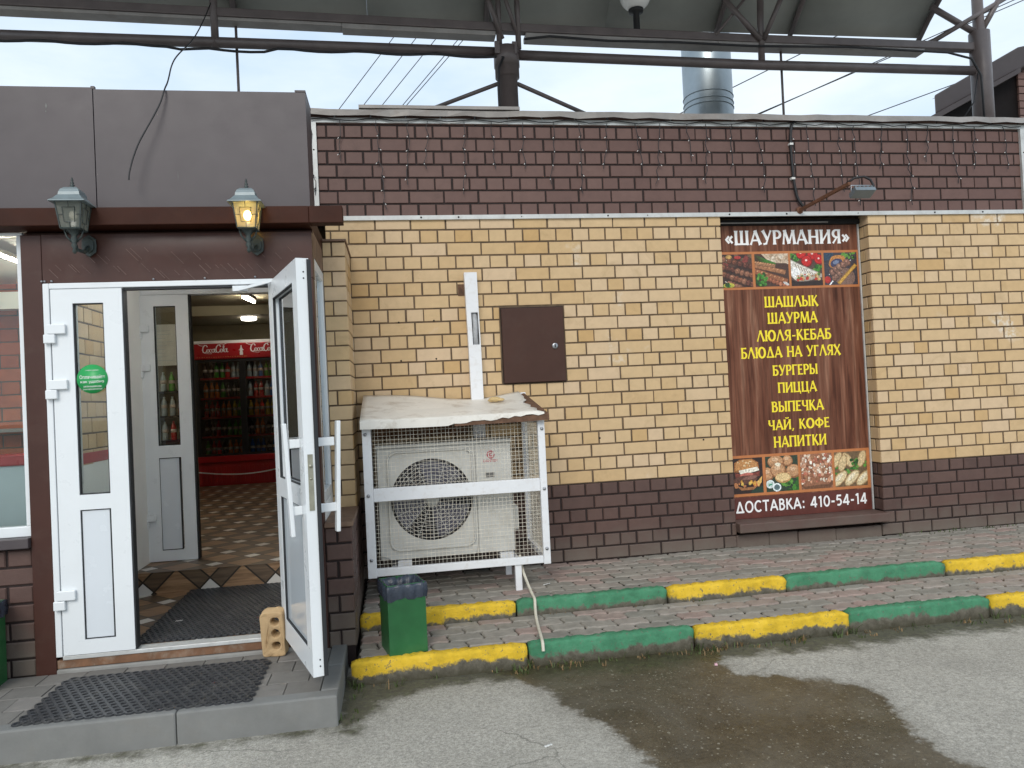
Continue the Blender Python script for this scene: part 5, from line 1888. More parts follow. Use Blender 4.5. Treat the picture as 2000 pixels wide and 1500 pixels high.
slab('side_wall', M['interior_white'], porch, [(-0.425, -0.343, -1.108, -0.02, -0.1, 0.712), (-0.425, -0.345, -0.55, 0.30, 0.7125, 2.29)])

# window side of the porch
wb = MB()
brick_rows(wb, range(20, 27), -3.72, -1.875, YP + 0.020, 0, (), 0.006, 0.03, 0.011, 23, 0.01)
wb.box(-3.72, -1.873, YP + 0.030, YP + 0.16, -0.2, zr(20) + 0.005, 1)
wb.build('window_base', [M['plinth_brick'], M['mortar_dark']], porch)
slab('window_sill', M['grey_fascia'], porch, [(-3.72, -1.873, YP - 0.03, YP + 0.12, zr(20) + 0.008, zr(20) + 0.062)], 0.004)
wz = zr(20) + 0.063
wf = slab('shop_window', M['white_pvc'], porch, [(-3.72, -1.874, YP + 0.03, YP + 0.09, wz, wz + 0.055), (-3.72, -1.874, YP + 0.03, YP + 0.09, 2.285, 2.30), (-1.905, -1.874, YP + 0.03, YP + 0.09, wz + 0.0555, 2.2845)], 0.004)
g = MB()
g.box(-3.72, -1.906, YP + 0.055, YP + 0.059, wz + 0.056, 2.284)
g.build('glass_pane', M['glass'], wf)

# vestibule
slab('vestibule_floor', M['parquet'], porch, [(-1.80, -0.425, YP + 0.081, 0.088, -0.12, -0.001)])
slab('vestibule_riser', M['parquet'], porch, [(-1.92, -0.425, 0.090, 0.13, -0.1, 0.1525)])
slab('vestibule_step', M['parquet'], porch, [(-1.92, -0.425, 0.085, 0.579, 0.1527, 0.1545)])
vw = MB()
vw.box(-1.86, -1.80, YP + 0.11, -0.02, -0.1, 0.995)
vw.box(-1.86, -1.80, -0.019, 0.50, -0.1, 2.27)
vw.box(-1.92, -1.8605, 0.10, 0.50, 0.0, 2.27)
vw.build('vestibule_wall', M['interior_white'], porch)
slab('vestibule_rail', M['red_plastic'], porch, [(-1.86, -1.795, YP + 0.11, -0.021, 0.997, 1.062)])  # red bar added in place of a street reflection in the door glass
vb = MB()
brick_rows(vb, range(3, 16), YP + 0.11, -0.021, 0, 0, (), 0.002, 0.02, 0.010, 29, 0.0, 'yp', -1.80)
vb.box(-1.86, -1.806, YP + 0.11, -0.021, 1.063, 2.27, 1)
vb.build('vestibule_brick', [M['yellow_brick'], M['mortar_brown']], porch)  # bricks added to stand in for the building reflected in the door glass
slab('vestibule_skirting', M['parquet'], porch, [(-1.799, -1.793, YP + 0.12, 0.085, 0.0, 0.33)])
slab('vestibule_ceiling', M['interior_white'], porch, [(-1.86, -0.345, YP + 0.101, 0.479, 2.272, 2.296)])
# inner doors
inner = MB()
inner.box(-1.918, -1.812, 0.470, 0.56, 0.155, 2.230)
inner.box(-1.812, -0.43, 0.470, 0.56, 2.190, 2.231)
inner.box(-0.52, -0.43, 0.470, 0.56, 0.155, 2.190)
inner.build('inner_door_frame', M['white_pvc'], porch, bev=0.004)
hx = lambda x0: x0 - 0.016
dI = leaf_front(porch, -1.808, -1.452, 0.160, 2.186, 0.455, (-1.704, -1.544, 1.036, 2.102), (-1.708, -1.556, 0.241, 0.943), M['glass'], (1.905, 1.605, 0.465))
dI['label'] = 'inner door leaf standing shut in the shade of the vestibule'
slab('inner_door_seal', M['seal_black'], porch, [(-1.4515, -1.440, 0.46, 0.52, 0.16, 2.186)])

# behind the shop window
refl_block = thing('counter', 'pale blue counter with a red top edge behind the shop window', 'counter', (-2.6, -0.55, 0.0))  # added block in place of the red and pale strips mirrored in the window
slab('counter_front', M['counter_blue'], refl_block, [(-3.6, -1.95, -0.60, -0.45, -0.1, 1.005)])
slab('counter_top', M['red_plastic'], refl_block, [(-3.6, -1.95, -0.62, -0.40, 1.006, 1.075)], 0.01)
slab('window_room_ceiling', M['interior_white'], porch, [(-3.6, -1.87, YP + 0.13, 0.47, 2.298, 2.303)])
slab('window_room_beam', M['interior_white'], porch, [(-3.6, -1.93, 0.15, 0.24, 2.07, 2.19)])
slab('window_room_floor', M['concrete'], porch, [(-3.6, -1.87, YP + 0.165, 0.47, -0.15, -0.1)])
slab('window_room_side', M['interior_white'], porch, [(-3.7, -3.6, YP + 0.165, 0.47, -0.15, 2.297)])
slab('wall_shelf', M['coping_metal'], thing('wall_shelf_unit', 'narrow grey shelf on the red brick wall behind the shop window', 'shelf', (-2.5, 0.45, 1.05)), [(-3.4, -1.98, 0.30, 0.47, 1.20, 1.225), (-2.50, -2.47, 0.33, 0.47, 1.05, 1.199)])

# ------------------------------------------------------------------ front step
step = thing('entrance_step', 'grey concrete entrance step in front of the porch doors', 'step', (-1.2, -1.57, ZA))
SX1 = -0.243
ZS = -0.080
for (a, b) in ((-3.1, -2.02), (-2.0175, -0.962), (-0.9595, SX1)):
    mb = MB()
    mb.box(a, b, -1.945, -1.858, ZA - 0.05, ZS)
    mb.build('edging', M['concrete_light'], step, bev=0.009)
mb = MB()
mb.box(SX1 - 0.085, SX1, -1.8575, -1.52, ZA - 0.05, ZS)
mb.box(SX1 - 0.085, SX1, -1.516, YP + 0.01, ZA - 0.05, ZS)
mb.build('edging', M['concrete_light'], step, bev=0.009)
mb = MB()
r2 = random.Random(77)
px = [-3.1 + i * 0.2 for i in range(15)]
yy0 = -1.856
for j in range(4):
    y0, y1 = yy0 + j * 0.1625, yy0 + (j + 1) * 0.1625 - 0.004
    x = -3.1 - (0.1 if j % 2 else 0)
    while x < SX1 - 0.09:
        a, b = max(x, -3.1), min(x + 0.196, SX1 - 0.088)
        x += 0.2
        if b - a > 0.03:
            dz = r2.uniform(-0.002, 0.002)
            brick_z = ZS - 0.006 + dz
            mb.box(a, b, y0, min(y1, YP - 0.012), ZA, brick_z)
mb.build('paving', M['porch_paver'], step, bev=0.003)
mb = MB()
mb.box(-3.1, SX1 - 0.087, -1.857, YP - 0.011, ZA - 0.05, ZS - 0.016)
mb.build('bedding', M['paver_joint'], step)


def ring_mat(name, x0, x1, y0, y1, z, px_, py_, label, skew=0.0):
    mb = MB()
    ny = int((y1 - y0) / py_)
    nx_ = int((x1 - x0) / px_)
    for j in range(ny + 1):
        for i in range(nx_ + (0 if j % 2 else 1)):
            cx = x0 + (i + (0.5 if j % 2 else 0)) * px_ + skew * (j * py_)
            cy = y0 + j * py_
            n = 8
            vs = []
            for (rx, ry, zz) in ((0.56, 0.62, 0.0), (0.56, 0.62, 0.012), (0.36, 0.38, 0.012), (0.36, 0.38, 0.001)):
                for k in range(n):
                    a = 2 * math.pi * (k + 0.5) / n
                    vs.append((cx + px_ * rx * math.cos(a), cy + py_ * ry * math.sin(a), z + zz + (0.0006 if (i + j) % 2 else 0)))
            fs = []
            for r_ in range(3):
                for k in range(n):
                    k2 = (k + 1) % n
                    fs.append((r_ * n + k, r_ * n + k2, (r_ + 1) * n + k2, (r_ + 1) * n + k))
            mb.add(vs, fs, 0)
    mb.box(x0, x1 + skew * (y1 - y0), y0, y1, z - 0.0005, z + 0.001, 1)
    return tag(mb.build(name, [M['rubber'], M['rubber_under']]), label, 'door mat')


ring_mat('rubber_mat', -1.645, -0.655, -1.890, -1.325, ZS - 0.004, 0.043, 0.036, 'black ring rubber mat with jagged edges on the grey entrance step')
ring_mat('rubber_mat', -1.400, -0.600, -1.085, 0.075, 0.001, 0.034, 0.036, 'black rubber mat on the tiled floor inside the doorway')

# perforated brick that props the door
cu = bpy.data.curves.new('prop', 'CURVE')
cu.dimensions = '2D'
cu.fill_mode = 'BOTH'
cu.extrude = 0.030
cu.bevel_depth = 0.008
cu.bevel_resolution = 2


def spl(pts):
    s = cu.splines.new('POLY')
    s.points.add(len(pts) - 1)
    for q, (x, y) in zip(s.points, pts):
        q.co = (x, y, 0, 1)
    s.use_cyclic_u = True


W_, H_, RR = 0.055, 0.121, 0.018
op = []
for cx_, cy_, a0 in ((W_ - RR, H_ - RR, 0), (-W_ + RR * 1.6, H_ - RR * 1.6, 90), (-W_ + RR * .6, -H_ + RR * .6, 180), (W_ - RR * .6, -H_ + RR * .6, 270)):
    rr = RR * (1.6 if a0 == 90 else (0.6 if a0 >= 180 else 1))
    for i in range(6):
        a = R(a0 + 18 * i)
        op.append((cx_ + rr * math.cos(a), cy_ + rr * math.sin(a)))
spl(op)
for z in (0.072, 0.004, -0.066):
    spl([(0.018 + 0.0305 * math.cos(2 * math.pi * k / 20), z + 0.0305 * math.sin(2 * math.pi * k / 20)) for k in range(20)])
tmp = bpy.data.objects.new('prop', cu)
COL.objects.link(tmp)
dg = bpy.context.evaluated_depsgraph_get()
me = bpy.data.meshes.new_from_object(tmp.evaluated_get(dg))
bpy.data.objects.remove(tmp)
me.materials.clear()
me.materials.append(M['prop_brick'])
rm = Matrix.Rotation(R(-8), 4, 'Z') @ Matrix.Rotation(R(8), 4, 'X') @ Matrix.Rotation(R(90), 4, 'X')
me.transform(rm)
zmin = min(v.co.z for v in me.vertices)
for v in me.vertices:
    v.co.z -= zmin
me.update()
pbk = bpy.data.objects.new('perforated_brick', me)
COL.objects.link(pbk)
tx_ = bpy.data.textures.new('brick_lumps', 'CLOUDS')
tx_.noise_scale = 0.035
sb_ = pbk.modifiers.new('fine', 'SUBSURF')
sb_.subdivision_type = 'SIMPLE'
sb_.levels = sb_.render_levels = 2
dm_ = pbk.modifiers.new('lumps', 'DISPLACE')
dm_.texture = tx_
dm_.strength = 0.012
dm_.mid_level = 0.5
pbk.location = (-0.628, -1.265, ZS - 0.004)
tag(pbk, 'yellow brick with three holes propping the open door leaf', 'brick')


# ------------------------------------------------------------------ wall lanterns
def lantern(cx, zc, lit, label):
    t = thing('wall_lantern', label, 'wall lantern', (cx, YP, zc - 0.06), 'lanterns above the doors')
    yb = YP - 0.165
    xb = cx - 0.018
    mb = MB()
    mb.lathe([(0.030, -0.058), (0.038, -0.03), (0.040, 0.0), (0.038, 0.035), (0.026, 0.058)], (0, 0, 0), 16)
    oct_ = [(0.0, -0.062), (0.034, -0.036), (0.038, 0.0), (0.034, 0.036), (0.0, 0.062), (-0.034, 0.036), (-0.038, 0.0), (-0.034, -0.036)]
    mb = MB()
    mb.prism([(cx + u, YP - 0.013, zc + v) for u, v in oct_], (0, -0.014, 0))
    mb.prism([(cx + u * .7, YP - 0.028, zc + v * .7) for u, v in oct_], (0, -0.010, 0))
    mb.build('back_plate', M['lantern_metal'], t, bev=0.003)
    mb = MB()
    mb.path([(cx, YP - 0.03, zc - 0.01), (cx - 0.004, YP - 0.075, zc - 0.045), (xb, yb + 0.03, zc - 0.045), (xb, yb, zc - 0.015), (xb, yb, zc + 0.045)], [0.012, 0.010, 0.010, 0.012, 0.010], 8)
    mb.lathe([(0.004, -0.072), (0.012, -0.060), (0.007, -0.045), (0.017, -0.030), (0.010, -0.015), (0.018, 0.0), (0.012, 0.020), (0.030, 0.045), (0.046, 0.055)], (xb, yb, zc), 12)
    mb.path([(xb - 0.045, yb, zc + 0.052), (xb - 0.036, yb, zc + 0.02), (xb - 0.012, yb, zc - 0.01)], 0.005, 6)
    mb.path([(xb + 0.045, yb, zc + 0.052), (xb + 0.036, yb, zc + 0.02), (xb + 0.012, yb, zc - 0.01)], 0.005, 6)
    mb.build('bracket', M['lantern_metal'], t)
    zb, zt = zc + 0.056, zc + 0.190
    hb, ht = 0.047, 0.064
    mb = MB()
    mb.lathe([(hb, 0), (hb + 0.003, 0.006), (hb - 0.002, 0.010)], (xb, yb, zb - 0.006), 4, 0, smooth=False)
    cb = [(-1, -1), (1, -1), (1, 1), (-1, 1)]
    for i in range(4):
        u, v = cb[i]
        mb.path([(xb + u * hb, yb + v * hb, zb), (xb + u * ht, yb + v * ht, zt)], 0.0045, 4)
        u2, v2 = cb[(i + 1) % 4]

        def fp_(s, f):          # point on face i: s across -1..1, f height 0..1
            h_ = hb + (ht - hb) * f
            mx_, my_ = (u + u2) / 2, (v + v2) / 2
            tx_, ty_ = (u2 - u) / 2, (v2 - v) / 2
            return (xb + (mx_ + tx_ * s) * h_ * 1.03, yb + (my_ + ty_ * s) * h_ * 1.03, zb + (zt - zb) * f)
        loop = [fp_(-.48, .22), fp_(.48, .22), fp_(.48, .78), fp_(-.48, .78), fp_(-.48, .22)]
        mb.path(loop, 0.0022, 4)
        for a, b in (((-1, .5), (-.48, .5)), ((.48, .5), (1, .5)), ((0, 0), (0, .22)), ((0, .78), (0, 1))):
            mb.path([fp_(*a), fp_(*b)], 0.002, 4)
    mb.build('cage_frame', M['lantern_metal'], t)
    mb = MB()
    vs = [(xb + u * hb * .97, yb + v * hb * .97, zb) for u, v in cb] + [(xb + u * ht * .97, yb + v * ht * .97, zt) for u, v in cb]
    mb.add(vs, [(i, (i + 1) % 4, 4 + (i + 1) % 4, 4 + i) for i in range(4)])
    mb.build('glass_pane', M['lantern_glass_lit'] if lit else M['lantern_glass'], t)
    mb = MB()
    mb.sphere((xb, yb, zb + 0.075), 0.021, 0, 12, (1, 1, 1.3))
    mb.lathe([(0.013, 0), (0.013, 0.04)], (xb, yb, zb + 0.004), 10, 1)
    mb.build('bulb', [M['bulb_lit'] if lit else M['bulb_off'], M['print_white']], t)
    mb = MB()
    mb.lathe([(ht + 0.024, 0), (ht + 0.022, 0.005), (ht + 0.006, 0.018), (0.058, 0.034), (0.052, 0.040), (0.050, 0.056), (0.043, 0.072), (0.030, 0.084), (0.010, 0.090)], (xb, yb, zt - 0.002), 4, 0, smooth=False)
    mb.build('roof', M['lantern_roof'], t)
    mb = MB()
    mb.lathe([(0.012, 0), (0.007, 0.006), (0.013, 0.013), (0.005, 0.019), (0.011, 0.026), (0.004, 0.033), (0.007, 0.040), (0.002, 0.055)], (xb, yb, zt + 0.086), 10)
    mb.build('finial', M['lantern_metal'], t)
    if lit:
        ld = bpy.data.lights.new('lantern_light', 'POINT')
        ld.energy = 0.45
        ld.color = (1.0, 0.62, 0.22)
        ld.shadow_soft_size = 0.02
        lo_ = bpy.data.objects.new('lantern_light', ld)
        COL.objects.link(lo_)
        lo_.parent = t
        lo_.location = (xb - cx, yb - YP, zb + 0.075 - (zc - 0.06))
    return t


def frosted(name, col, emis=None, es=0.0):
    m, nt, b, N, L = nodes_of(name)
    N.remove(b)
    out = N['Material Output']
    tr = N.new('ShaderNodeBsdfTransparent')
    tr.inputs['Color'].default_value = (0.95, 0.93, 0.88, 1)
    pr = N.new('ShaderNodeBsdfPrincipled')
    pr.inputs['Base Color'].default_value = col + (1,)
    pr.inputs['Roughness'].default_value = 0.3
    pr.inputs['Subsurface Weight'].default_value = 0.0
    tl = N.new('ShaderNodeBsdfTranslucent')
    tl.inputs['Color'].default_value = col + (1,)
    m1 = N.new('ShaderNodeMixShader')
    m1.inputs['Fac'].default_value = 0.5
    L.new(pr.outputs[0], m1.inputs[1])
    L.new(tl.outputs[0], m1.inputs[2])
    m2 = N.new('ShaderNodeMixShader')
    m2.inputs['Fac'].default_value = 0.42
    L.new(tr.outputs[0], m2.inputs[1])
    L.new(m1.outputs[0], m2.inputs[2])
    L.new(m2.outputs[0], out.inputs['Surface'])
    return m


M['lantern_glass'] = frosted('lantern_glass', (0.42, 0.45, 0.40))
M['lantern_glass_lit'] = frosted('lantern_glass_lit', (0.62, 0.58, 0.46))
M['bulb_lit'] = emit_mat('bulb_lit', (1.0, 0.66, 0.16), 22.0)
M['bulb_off'] = mat('bulb_off', (0.75, 0.70, 0.6), 0.3)
lantern(-1.517, 2.212, False, 'unlit black wall lantern left above the white doors')
lantern(-0.640, 2.203, True, 'lit wall lantern glowing orange above the open door leaf')

fc = MB()
fc.path(chaikin([(-1.178, 0.4, 4.43), (-1.20, 0.2, 4.17), (-1.233, 0.0, 3.93), (-1.225, -0.4, 3.66), (-1.166, -0.8, 3.41), (-1.11, -1.1, 3.17), (-1.095, -1.225, 3.082), (-1.115, -1.235, 3.0), (-1.148, -1.255, 2.918), (-1.190, -1.27, 2.83), (-1.227, -1.28, 2.755), (-1.258, -1.29, 2.66), (-1.274, -1.30, 2.581), (-1.276, -1.30, 2.55)], 3), 0.0045, 6)
tag(fc.build('hanging_cable', M['cable_black']), 'loose black cable hanging from the canopy over the grey fascia', 'cable')

# ------------------------------------------------------------------ steel canopy above the roof
can = thing('steel_canopy', 'brown steel pipe canopy with curved grey roof sheets above the shop', 'canopy', (1.0, 0.5, 3.3))
YC = 0.5
UZ, LZ = 4.292, 4.135


def tube(name, pts_, r, n=12, m='steel_brown', parent=can):
    mb = MB()
    mb.path(pts_, r, n)
    return mb.build(name, M[m], parent)


tube('lower_chord', [(-4.2, YC, 4.195), (-0.95, YC, 4.168), (1.05, YC, 4.147)], 0.041)
tube('lower_chord', [(1.20, YC, 4.128), (3.4, YC, 4.092), (5.50, YC, 4.086)], 0.041)
BZ = [(-4.4, 4.475), (-0.95, 4.398), (1.05, 4.352), (3.4, 4.316), (5.55, 4.303)]


def beam_z(x):
    for (xa, za), (xb2, zb2) in zip(BZ[:-1], BZ[1:]):
        if x <= xb2:
            return za + (zb2 - za) * (x - xa) / (xb2 - xa)
    return BZ[-1][1]


mb = MB()
mb.prism([(x, YC - 0.03, z - 0.034) for x, z in BZ] + [(x, YC - 0.03, z + 0.036) for x, z in reversed(BZ)], (0, 0.08, 0))
mb.build('edge_beam', M['steel_brown'], can, bev=0.008)
mb = MB()
for (a, b, dz) in ((-4.2, -0.2, 0.0), (-0.2, 1.05, -0.012), (1.3, 3.0, -0.018), (3.0, 5.0, -0.008)):
    mb.prism([(a, YC - 0.022, beam_z(a) - 0.066 + dz), (b, YC - 0.022, beam_z(b) - 0.062 + dz), (b, YC - 0.022, beam_z(b) - 0.035), (a, YC - 0.022, beam_z(a) - 0.035)], (0, 0.12, 0))
mb.build('gutter', M['coping_metal'], can, bev=0.006)
for x, r_ in ((1.132, 0.083), (5.585, 0.088)):
    mb = MB()
    mb.lathe([(r_, 3.3), (r_, 3.93), (r_ + 0.018, 3.931), (r_ + 0.018, 4.02), (r_ + 0.024, 4.021), (r_ + 0.024, 4.175), (0.02, 4.176)] if x < 3 else [(r_, 3.3), (r_, 4.44), (r_ * .55, 4.46), (r_ * .5, 5.3), (0.01, 5.31)], (x, YC, 0), 24)
    mb.build('post', M['steel_brown'], can)
for x in (1.075, 1.235):
    tube('strut', [(x, YC - 0.02, 4.17), (x + 0.005, YC - 0.03, 4.9)], 0.024, 8)
mb = MB()
for x in (1.045, 1.19):
    mb.box(x - 0.02, x + 0.02, YC - 0.09, YC - 0.06, 4.1, 4.2)
mb.build('post_lug', M['steel_brown'], can)
tube('brace', [(1.055, YC, 3.885), (0.30, YC + 0.35, 3.72)], 0.018, 8)
tube('brace', [(1.215, YC, 3.885), (2.05, YC + 0.3, 3.68)], 0.018, 8)
for x in (-1.176, 3.405):
    tube('strut', [(x, YC - 0.01, 4.12), (x, YC - 0.02, 4.45), (x + 0.0, YC - 0.05, 4.75)], 0.030, 8)
tube('brace', [(3.39, YC - 0.035, 4.30), (3.05, YC - 0.08, 4.62)], 0.026, 8)
tube('brace', [(3.42, YC - 0.035, 4.30), (3.52, YC - 0.20, 4.60)], 0.022, 8)
tube('brace', [(2.98, YC - 0.02, 4.33), (3.30, YC - 0.06, 4.70)], 0.013, 8)
tube('brace', [(1.10, YC - 0.02, 4.25), (0.95, YC - 0.12, 4.62)], 0.022, 8)
tube('brace', [(1.235, YC - 0.02, 4.27), (1.10, YC - 0.12, 4.62)], 0.018, 8)
for x, z0 in ((-1.03, 3.55), (3.63, 3.45)):
    tube('hanger_rod', [(x, YC + 0.07, z0), (x, YC + 0.06, 4.33)], 0.011, 8)
tube('post_arm', [(5.585, YC, 4.42), (5.12, YC + 0.02, 4.68)], 0.028, 8)
tube('post_arm', [(5.05, YC, 4.32), (5.93, YC - 0.05, 4.80)], 0.022, 8)
tube('post_arm', [(5.60, YC, 4.44), (5.80, YC - 0.05, 4.78)], 0.026, 8)
RV = 2.6
A0 = R(43)


def vault(a):       # a: angle from the eave, 0 .. 2*A0
    th = A0 - a
    return (YC + 0.40 - RV * (math.sin(A0) - math.sin(th)), UZ + 0.285 + RV * (math.cos(th) - math.cos(A0)))


AEND = A0 * 1.45
xs_ = [-4.4, -3.3, -2.19, -1.09, 0.0, 1.03, 2.12, 3.18, 3.92, 5.27]
for i in range(len(xs_) - 1):
    mb = MB()
    na = 20
    vs = []
    for k in range(na + 1):
        y, z = vault(AEND * k / na)
        vs += [(xs_[i] + 0.0004, y, z), (xs_[i + 1] - 0.0004, y, z)]
    mb.add(vs, [(2 * k, 2 * k + 1, 2 * k + 3, 2 * k + 2) for k in range(na)], 0, True)
    mb.build('roof_sheet', M['polycarbonate'], can, solid=0.008)
for x in (-3.3, -1.09, 1.03, 3.18, 3.92, 5.27):
    pts_ = []
    for k in range(15):
        y, z = vault(AEND * k / 14)
        pts_.append((x, y, z - 0.035))
    tube('rib', pts_, 0.026, 6)
for k in (0.32, 0.68, 1.0):
    y, z = vault(AEND * k)
    tube('purlin', [(-4.4, y, z - 0.075), (5.29, y, z - 0.075)], 0.024, 6)
mb = MB()
pts_ = []
for i in range(46):
    x = -3.6 + i * 4.66 / 45
    pts_.append((x, YC - 0.05, 4.195 - 0.0105 * (x + 3.6) - 0.050 - 0.020 * abs(math.sin(i * 0.55)) - (0.02 if 20 < i < 28 else 0)))
pts_ += [(1.09, YC - 0.1, 4.06), (1.045, YC - 0.11, 3.97), (1.035, YC - 0.11, 3.80), (1.035, YC - 0.11, 3.45)]
mb.path(pts_, 0.010, 6)
mb.path([(1.28, YC - 0.05, 4.24), (1.5, YC - 0.05, 4.27), (2.0, YC - 0.05, 4.245), (2.6, YC - 0.05, 4.25), (3.3, YC - 0.05, 4.235), (4.2, YC - 0.05, 4.25), (5.2, YC - 0.06, 4.22), (5.42, YC - 0.08, 4.16), (5.49, YC - 0.1, 4.0), (5.50, YC - 0.1, 3.5)], 0.010, 6)
mb.path([(5.50, YC - 0.06, 4.04), (5.44, YC - 0.10, 3.93), (5.40, YC - 0.1, 3.75), (5.30, YC - 0.1, 3.62)], 0.006, 6)
mb.build('canopy_wiring', M['cable_black'], can)

gl_ = thing('globe_lamp', 'white globe lamp standing on the canopy beam', 'lamp', (2.278, YC + 0.0, 4.33))
mb = MB()
mb.lathe([(0.028, -0.04), (0.028, 0.115), (0.060, 0.12), (0.066, 0.145), (0.05, 0.15)], (2.278, YC, 4.40), 16)
mb.build('lamp_stem', M['cable_black'], gl_)
mb = MB()
mb.sphere((2.278, YC, 4.672), 0.135, 0, 20)
mb.build('globe', mat('opal_globe', (0.80, 0.79, 0.77), 0.25, 0, 0.02), gl_)

# ------------------------------------------------------------------ behind the roof
ch = thing('chimney_flue', 'shiny galvanised flue pipe rising behind the parapet', 'chimney', (3.45, 1.6, 3.3))
mb = MB()
mb.lathe([(0.245, 3.3), (0.245, 3.95), (0.247, 4.4), (0.243, 5.6)], (3.40, 1.6, 0), 40)
mb.build('flue', M['galv'], ch)
for z in (4.115, 4.165, 4.235):
    mb = MB()
    mb.path([(3.40 + 0.249 * math.cos(2 * math.pi * k / 32), 1.6 + 0.249 * math.sin(2 * math.pi * k / 32), z + 0.014 * math.cos(2 * math.pi * k / 32 + 2.6)) for k in range(33)], 0.005, 6, 0, False)
    mb.build('band', M['galv'], ch)

nb = thing('neighbour_building', 'dark brown building with a sloping roof behind the right end', 'building', (9.0, 4.0, 0.0))
mb = MB()
mb.prism([(7.15, 3.0, 4.66), (7.15, 3.0, 4.92), (8.42, 3.0, 5.58), (8.60, 3.0, 5.62), (12.0, 3.0, 5.75), (12.0, 3.0, 5.42), (8.55, 3.0, 5.34)], (5.6, 6.0, 0))
mb.build('roof', M['roof_brown'], nb, bev=0.02)
mb = MB()
mb.prism([(7.24, 3.15, 0.0), (12.0, 3.15, 0.0), (12.0, 3.15, 5.40), (8.56, 3.15, 5.30), (7.24, 3.15, 4.66)], (5.4, 5.7, 0))
mb.build('wall', M['neighbour_dark'], nb)
mb = MB()
for k in range(56):
    z = k * 0.098
    for (a, b) in (((8.50, 8.755), (8.765, 9.02)) if k % 2 else ((8.50, 8.625), (8.635, 8.885), (8.895, 9.02))):
        brick(mb, a, b, z + 0.005, z + 0.093, 3.1, 0.03, 0.004, 0, 'x', 0, wavy)
mb.box(8.502, 9.018, 3.112, 3.6, 0.0, 5.30, 1)
mb.build('brick_pier', [M['painted_brick'], M['mortar_dark']], nb)
mb = MB()
mb.prism([(7.05, 2.95, 4.55), (7.0, 2.95, 4.60), (8.4, 2.95, 5.28), (8.4, 2.95, 5.22)], (0, 0.04, 0))
mb.build('roof_batten', M['roof_brown'], nb)
mb = MB()
mb.path([(7.55, 3.6, 4.62), (7.60, 3.6, 4.80)], 0.06, 10)
mb.build('roof_lamp', M['coping_metal'], nb)

wires = [((-0.84, 8.24), (0.51, 9.99)), ((-0.33, 8.27), (1.06, 10.01)), ((0.08, 8.25), (1.57, 10.05)), ((0.56, 8.26), (2.10, 10.04)), ((0.65, 8.26), (2.24, 10.05)),
         ((8.78, 8.79), (11.12, 9.90)), ((9.60, 8.18), (13.99, 10.04)), ((12.69, 8.19), (15.69, 9.21)), ((14.30, 10.11), (17.48, 11.40))]
for k, ((xa, za), (xb_, zb_)) in enumerate(wires):
    d = Vector((xb_ - xa, 0, zb_ - za)).normalized()
    a, b = Vector((xa, 12.0, za)), Vector((xb_, 12.0, zb_))
    pa = a - d * (4.0 if k < 5 else 6.0)
    pb_ = b + d * (9.0 if k < 5 else 7.0)
    mb = MB()
    mb.path([pa, a, b, pb_], 0.010 if k < 5 else 0.013, 5)
    tag(mb.build('power_line', M['cable_black']), 'thin overhead wire slanting across the sky left of the canopy post' if k < 5 else 'thin overhead wire slanting across the sky right of the flue pipe', 'wire', 'overhead wires left of the post' if k < 5 else 'overhead wires right of the flue')

brd = MB()
bx, by, bz = 11.45, 8.0, 7.0
brd.sphere((bx, by, bz), 0.07, 0, 10, (1.5, 0.7, 0.6))
brd.add([(bx - 0.02, by, bz + 0.02), (bx + 0.06, by - 0.25, bz + 0.13), (bx + 0.13, by - 0.05, bz + 0.03), (bx + 0.04, by + 0.28, bz + 0.12)], [(0, 1, 2), (0, 2, 3)], 0)
brd.add([(bx - 0.09, by, bz), (bx - 0.2, by - 0.05, bz - 0.03), (bx - 0.2, by + 0.05, bz - 0.03)], [(0, 1, 2)], 0)
# ------------------------------------------------------------------ drinks fridge and bottles
fx0, fx1, fy0, fy1, fz0 = -2.87, -1.50, 6.23, 6.95, 0.1545
fri = thing('drinks_fridge', 'red two-door drinks fridge standing at the back of the shop', 'fridge', ((fx0 + fx1) / 2, 6.6, fz0))
slab('cabinet', M['fridge_black'], fri, [(fx0, fx0 + 0.05, fy0 + 0.02, fy1, fz0, 2.06), (fx1 - 0.05, fx1, fy0 + 0.02, fy1, fz0, 2.06), (fx0, fx1, fy1 - 0.04, fy1, fz0, 2.059), (fx0 + 0.05, fx1 - 0.05, fy0 + 0.06, fy1 - 0.04, 0.50, 0.59)])
slab('back_liner', M['fridge_inside'], fri, [(fx0 + 0.051, fx1 - 0.051, fy1 - 0.06, fy1 - 0.041, 0.591, 2.058)])
hd = slab('header_sign', M['red_plastic'], fri, [(fx0, fx1, fy0 - 0.02, fy1, 2.062, 2.300)], 0.015)
slab('header_top', M['interior_white'], fri, [(fx0, fx1, fy0, fy1, 2.302, 2.345)])
slab('kick_panel', M['red_dark'], fri, [(fx0, fx1, fy0, fy0 + 0.055, fz0, 0.50)] + [(fx0 + 0.02 + k * 0.068, fx0 + 0.055 + k * 0.068, fy0 - 0.012, fy0 - 0.0005, 0.19, 0.44) for k in range(20)], 0.003)
slab('kick_bumper', M['red_plastic'], fri, [(fx0, fx1, fy0 - 0.03, fy0 + 0.05, 0.505, 0.598)], 0.008)
mid = -2.185
for a, b in ((fx0, mid), (mid, fx1)):
    d_ = slab('door', M['fridge_black'], fri, [(a, a + 0.045, fy0 - 0.015, fy0 + 0.015, 0.60, 2.058), (b - 0.045, b, fy0 - 0.015, fy0 + 0.015, 0.60, 2.058), (a + 0.045, b - 0.045, fy0 - 0.015, fy0 + 0.015, 2.02, 2.058), (a + 0.045, b - 0.045, fy0 - 0.015, fy0 + 0.015, 0.60, 0.635)])
    g = MB()
    g.box(a + 0.045, b - 0.045, fy0 - 0.002, fy0 + 0.002, 0.635, 2.02)
    g.build('glass_pane', M['fridge_glass'], d_)
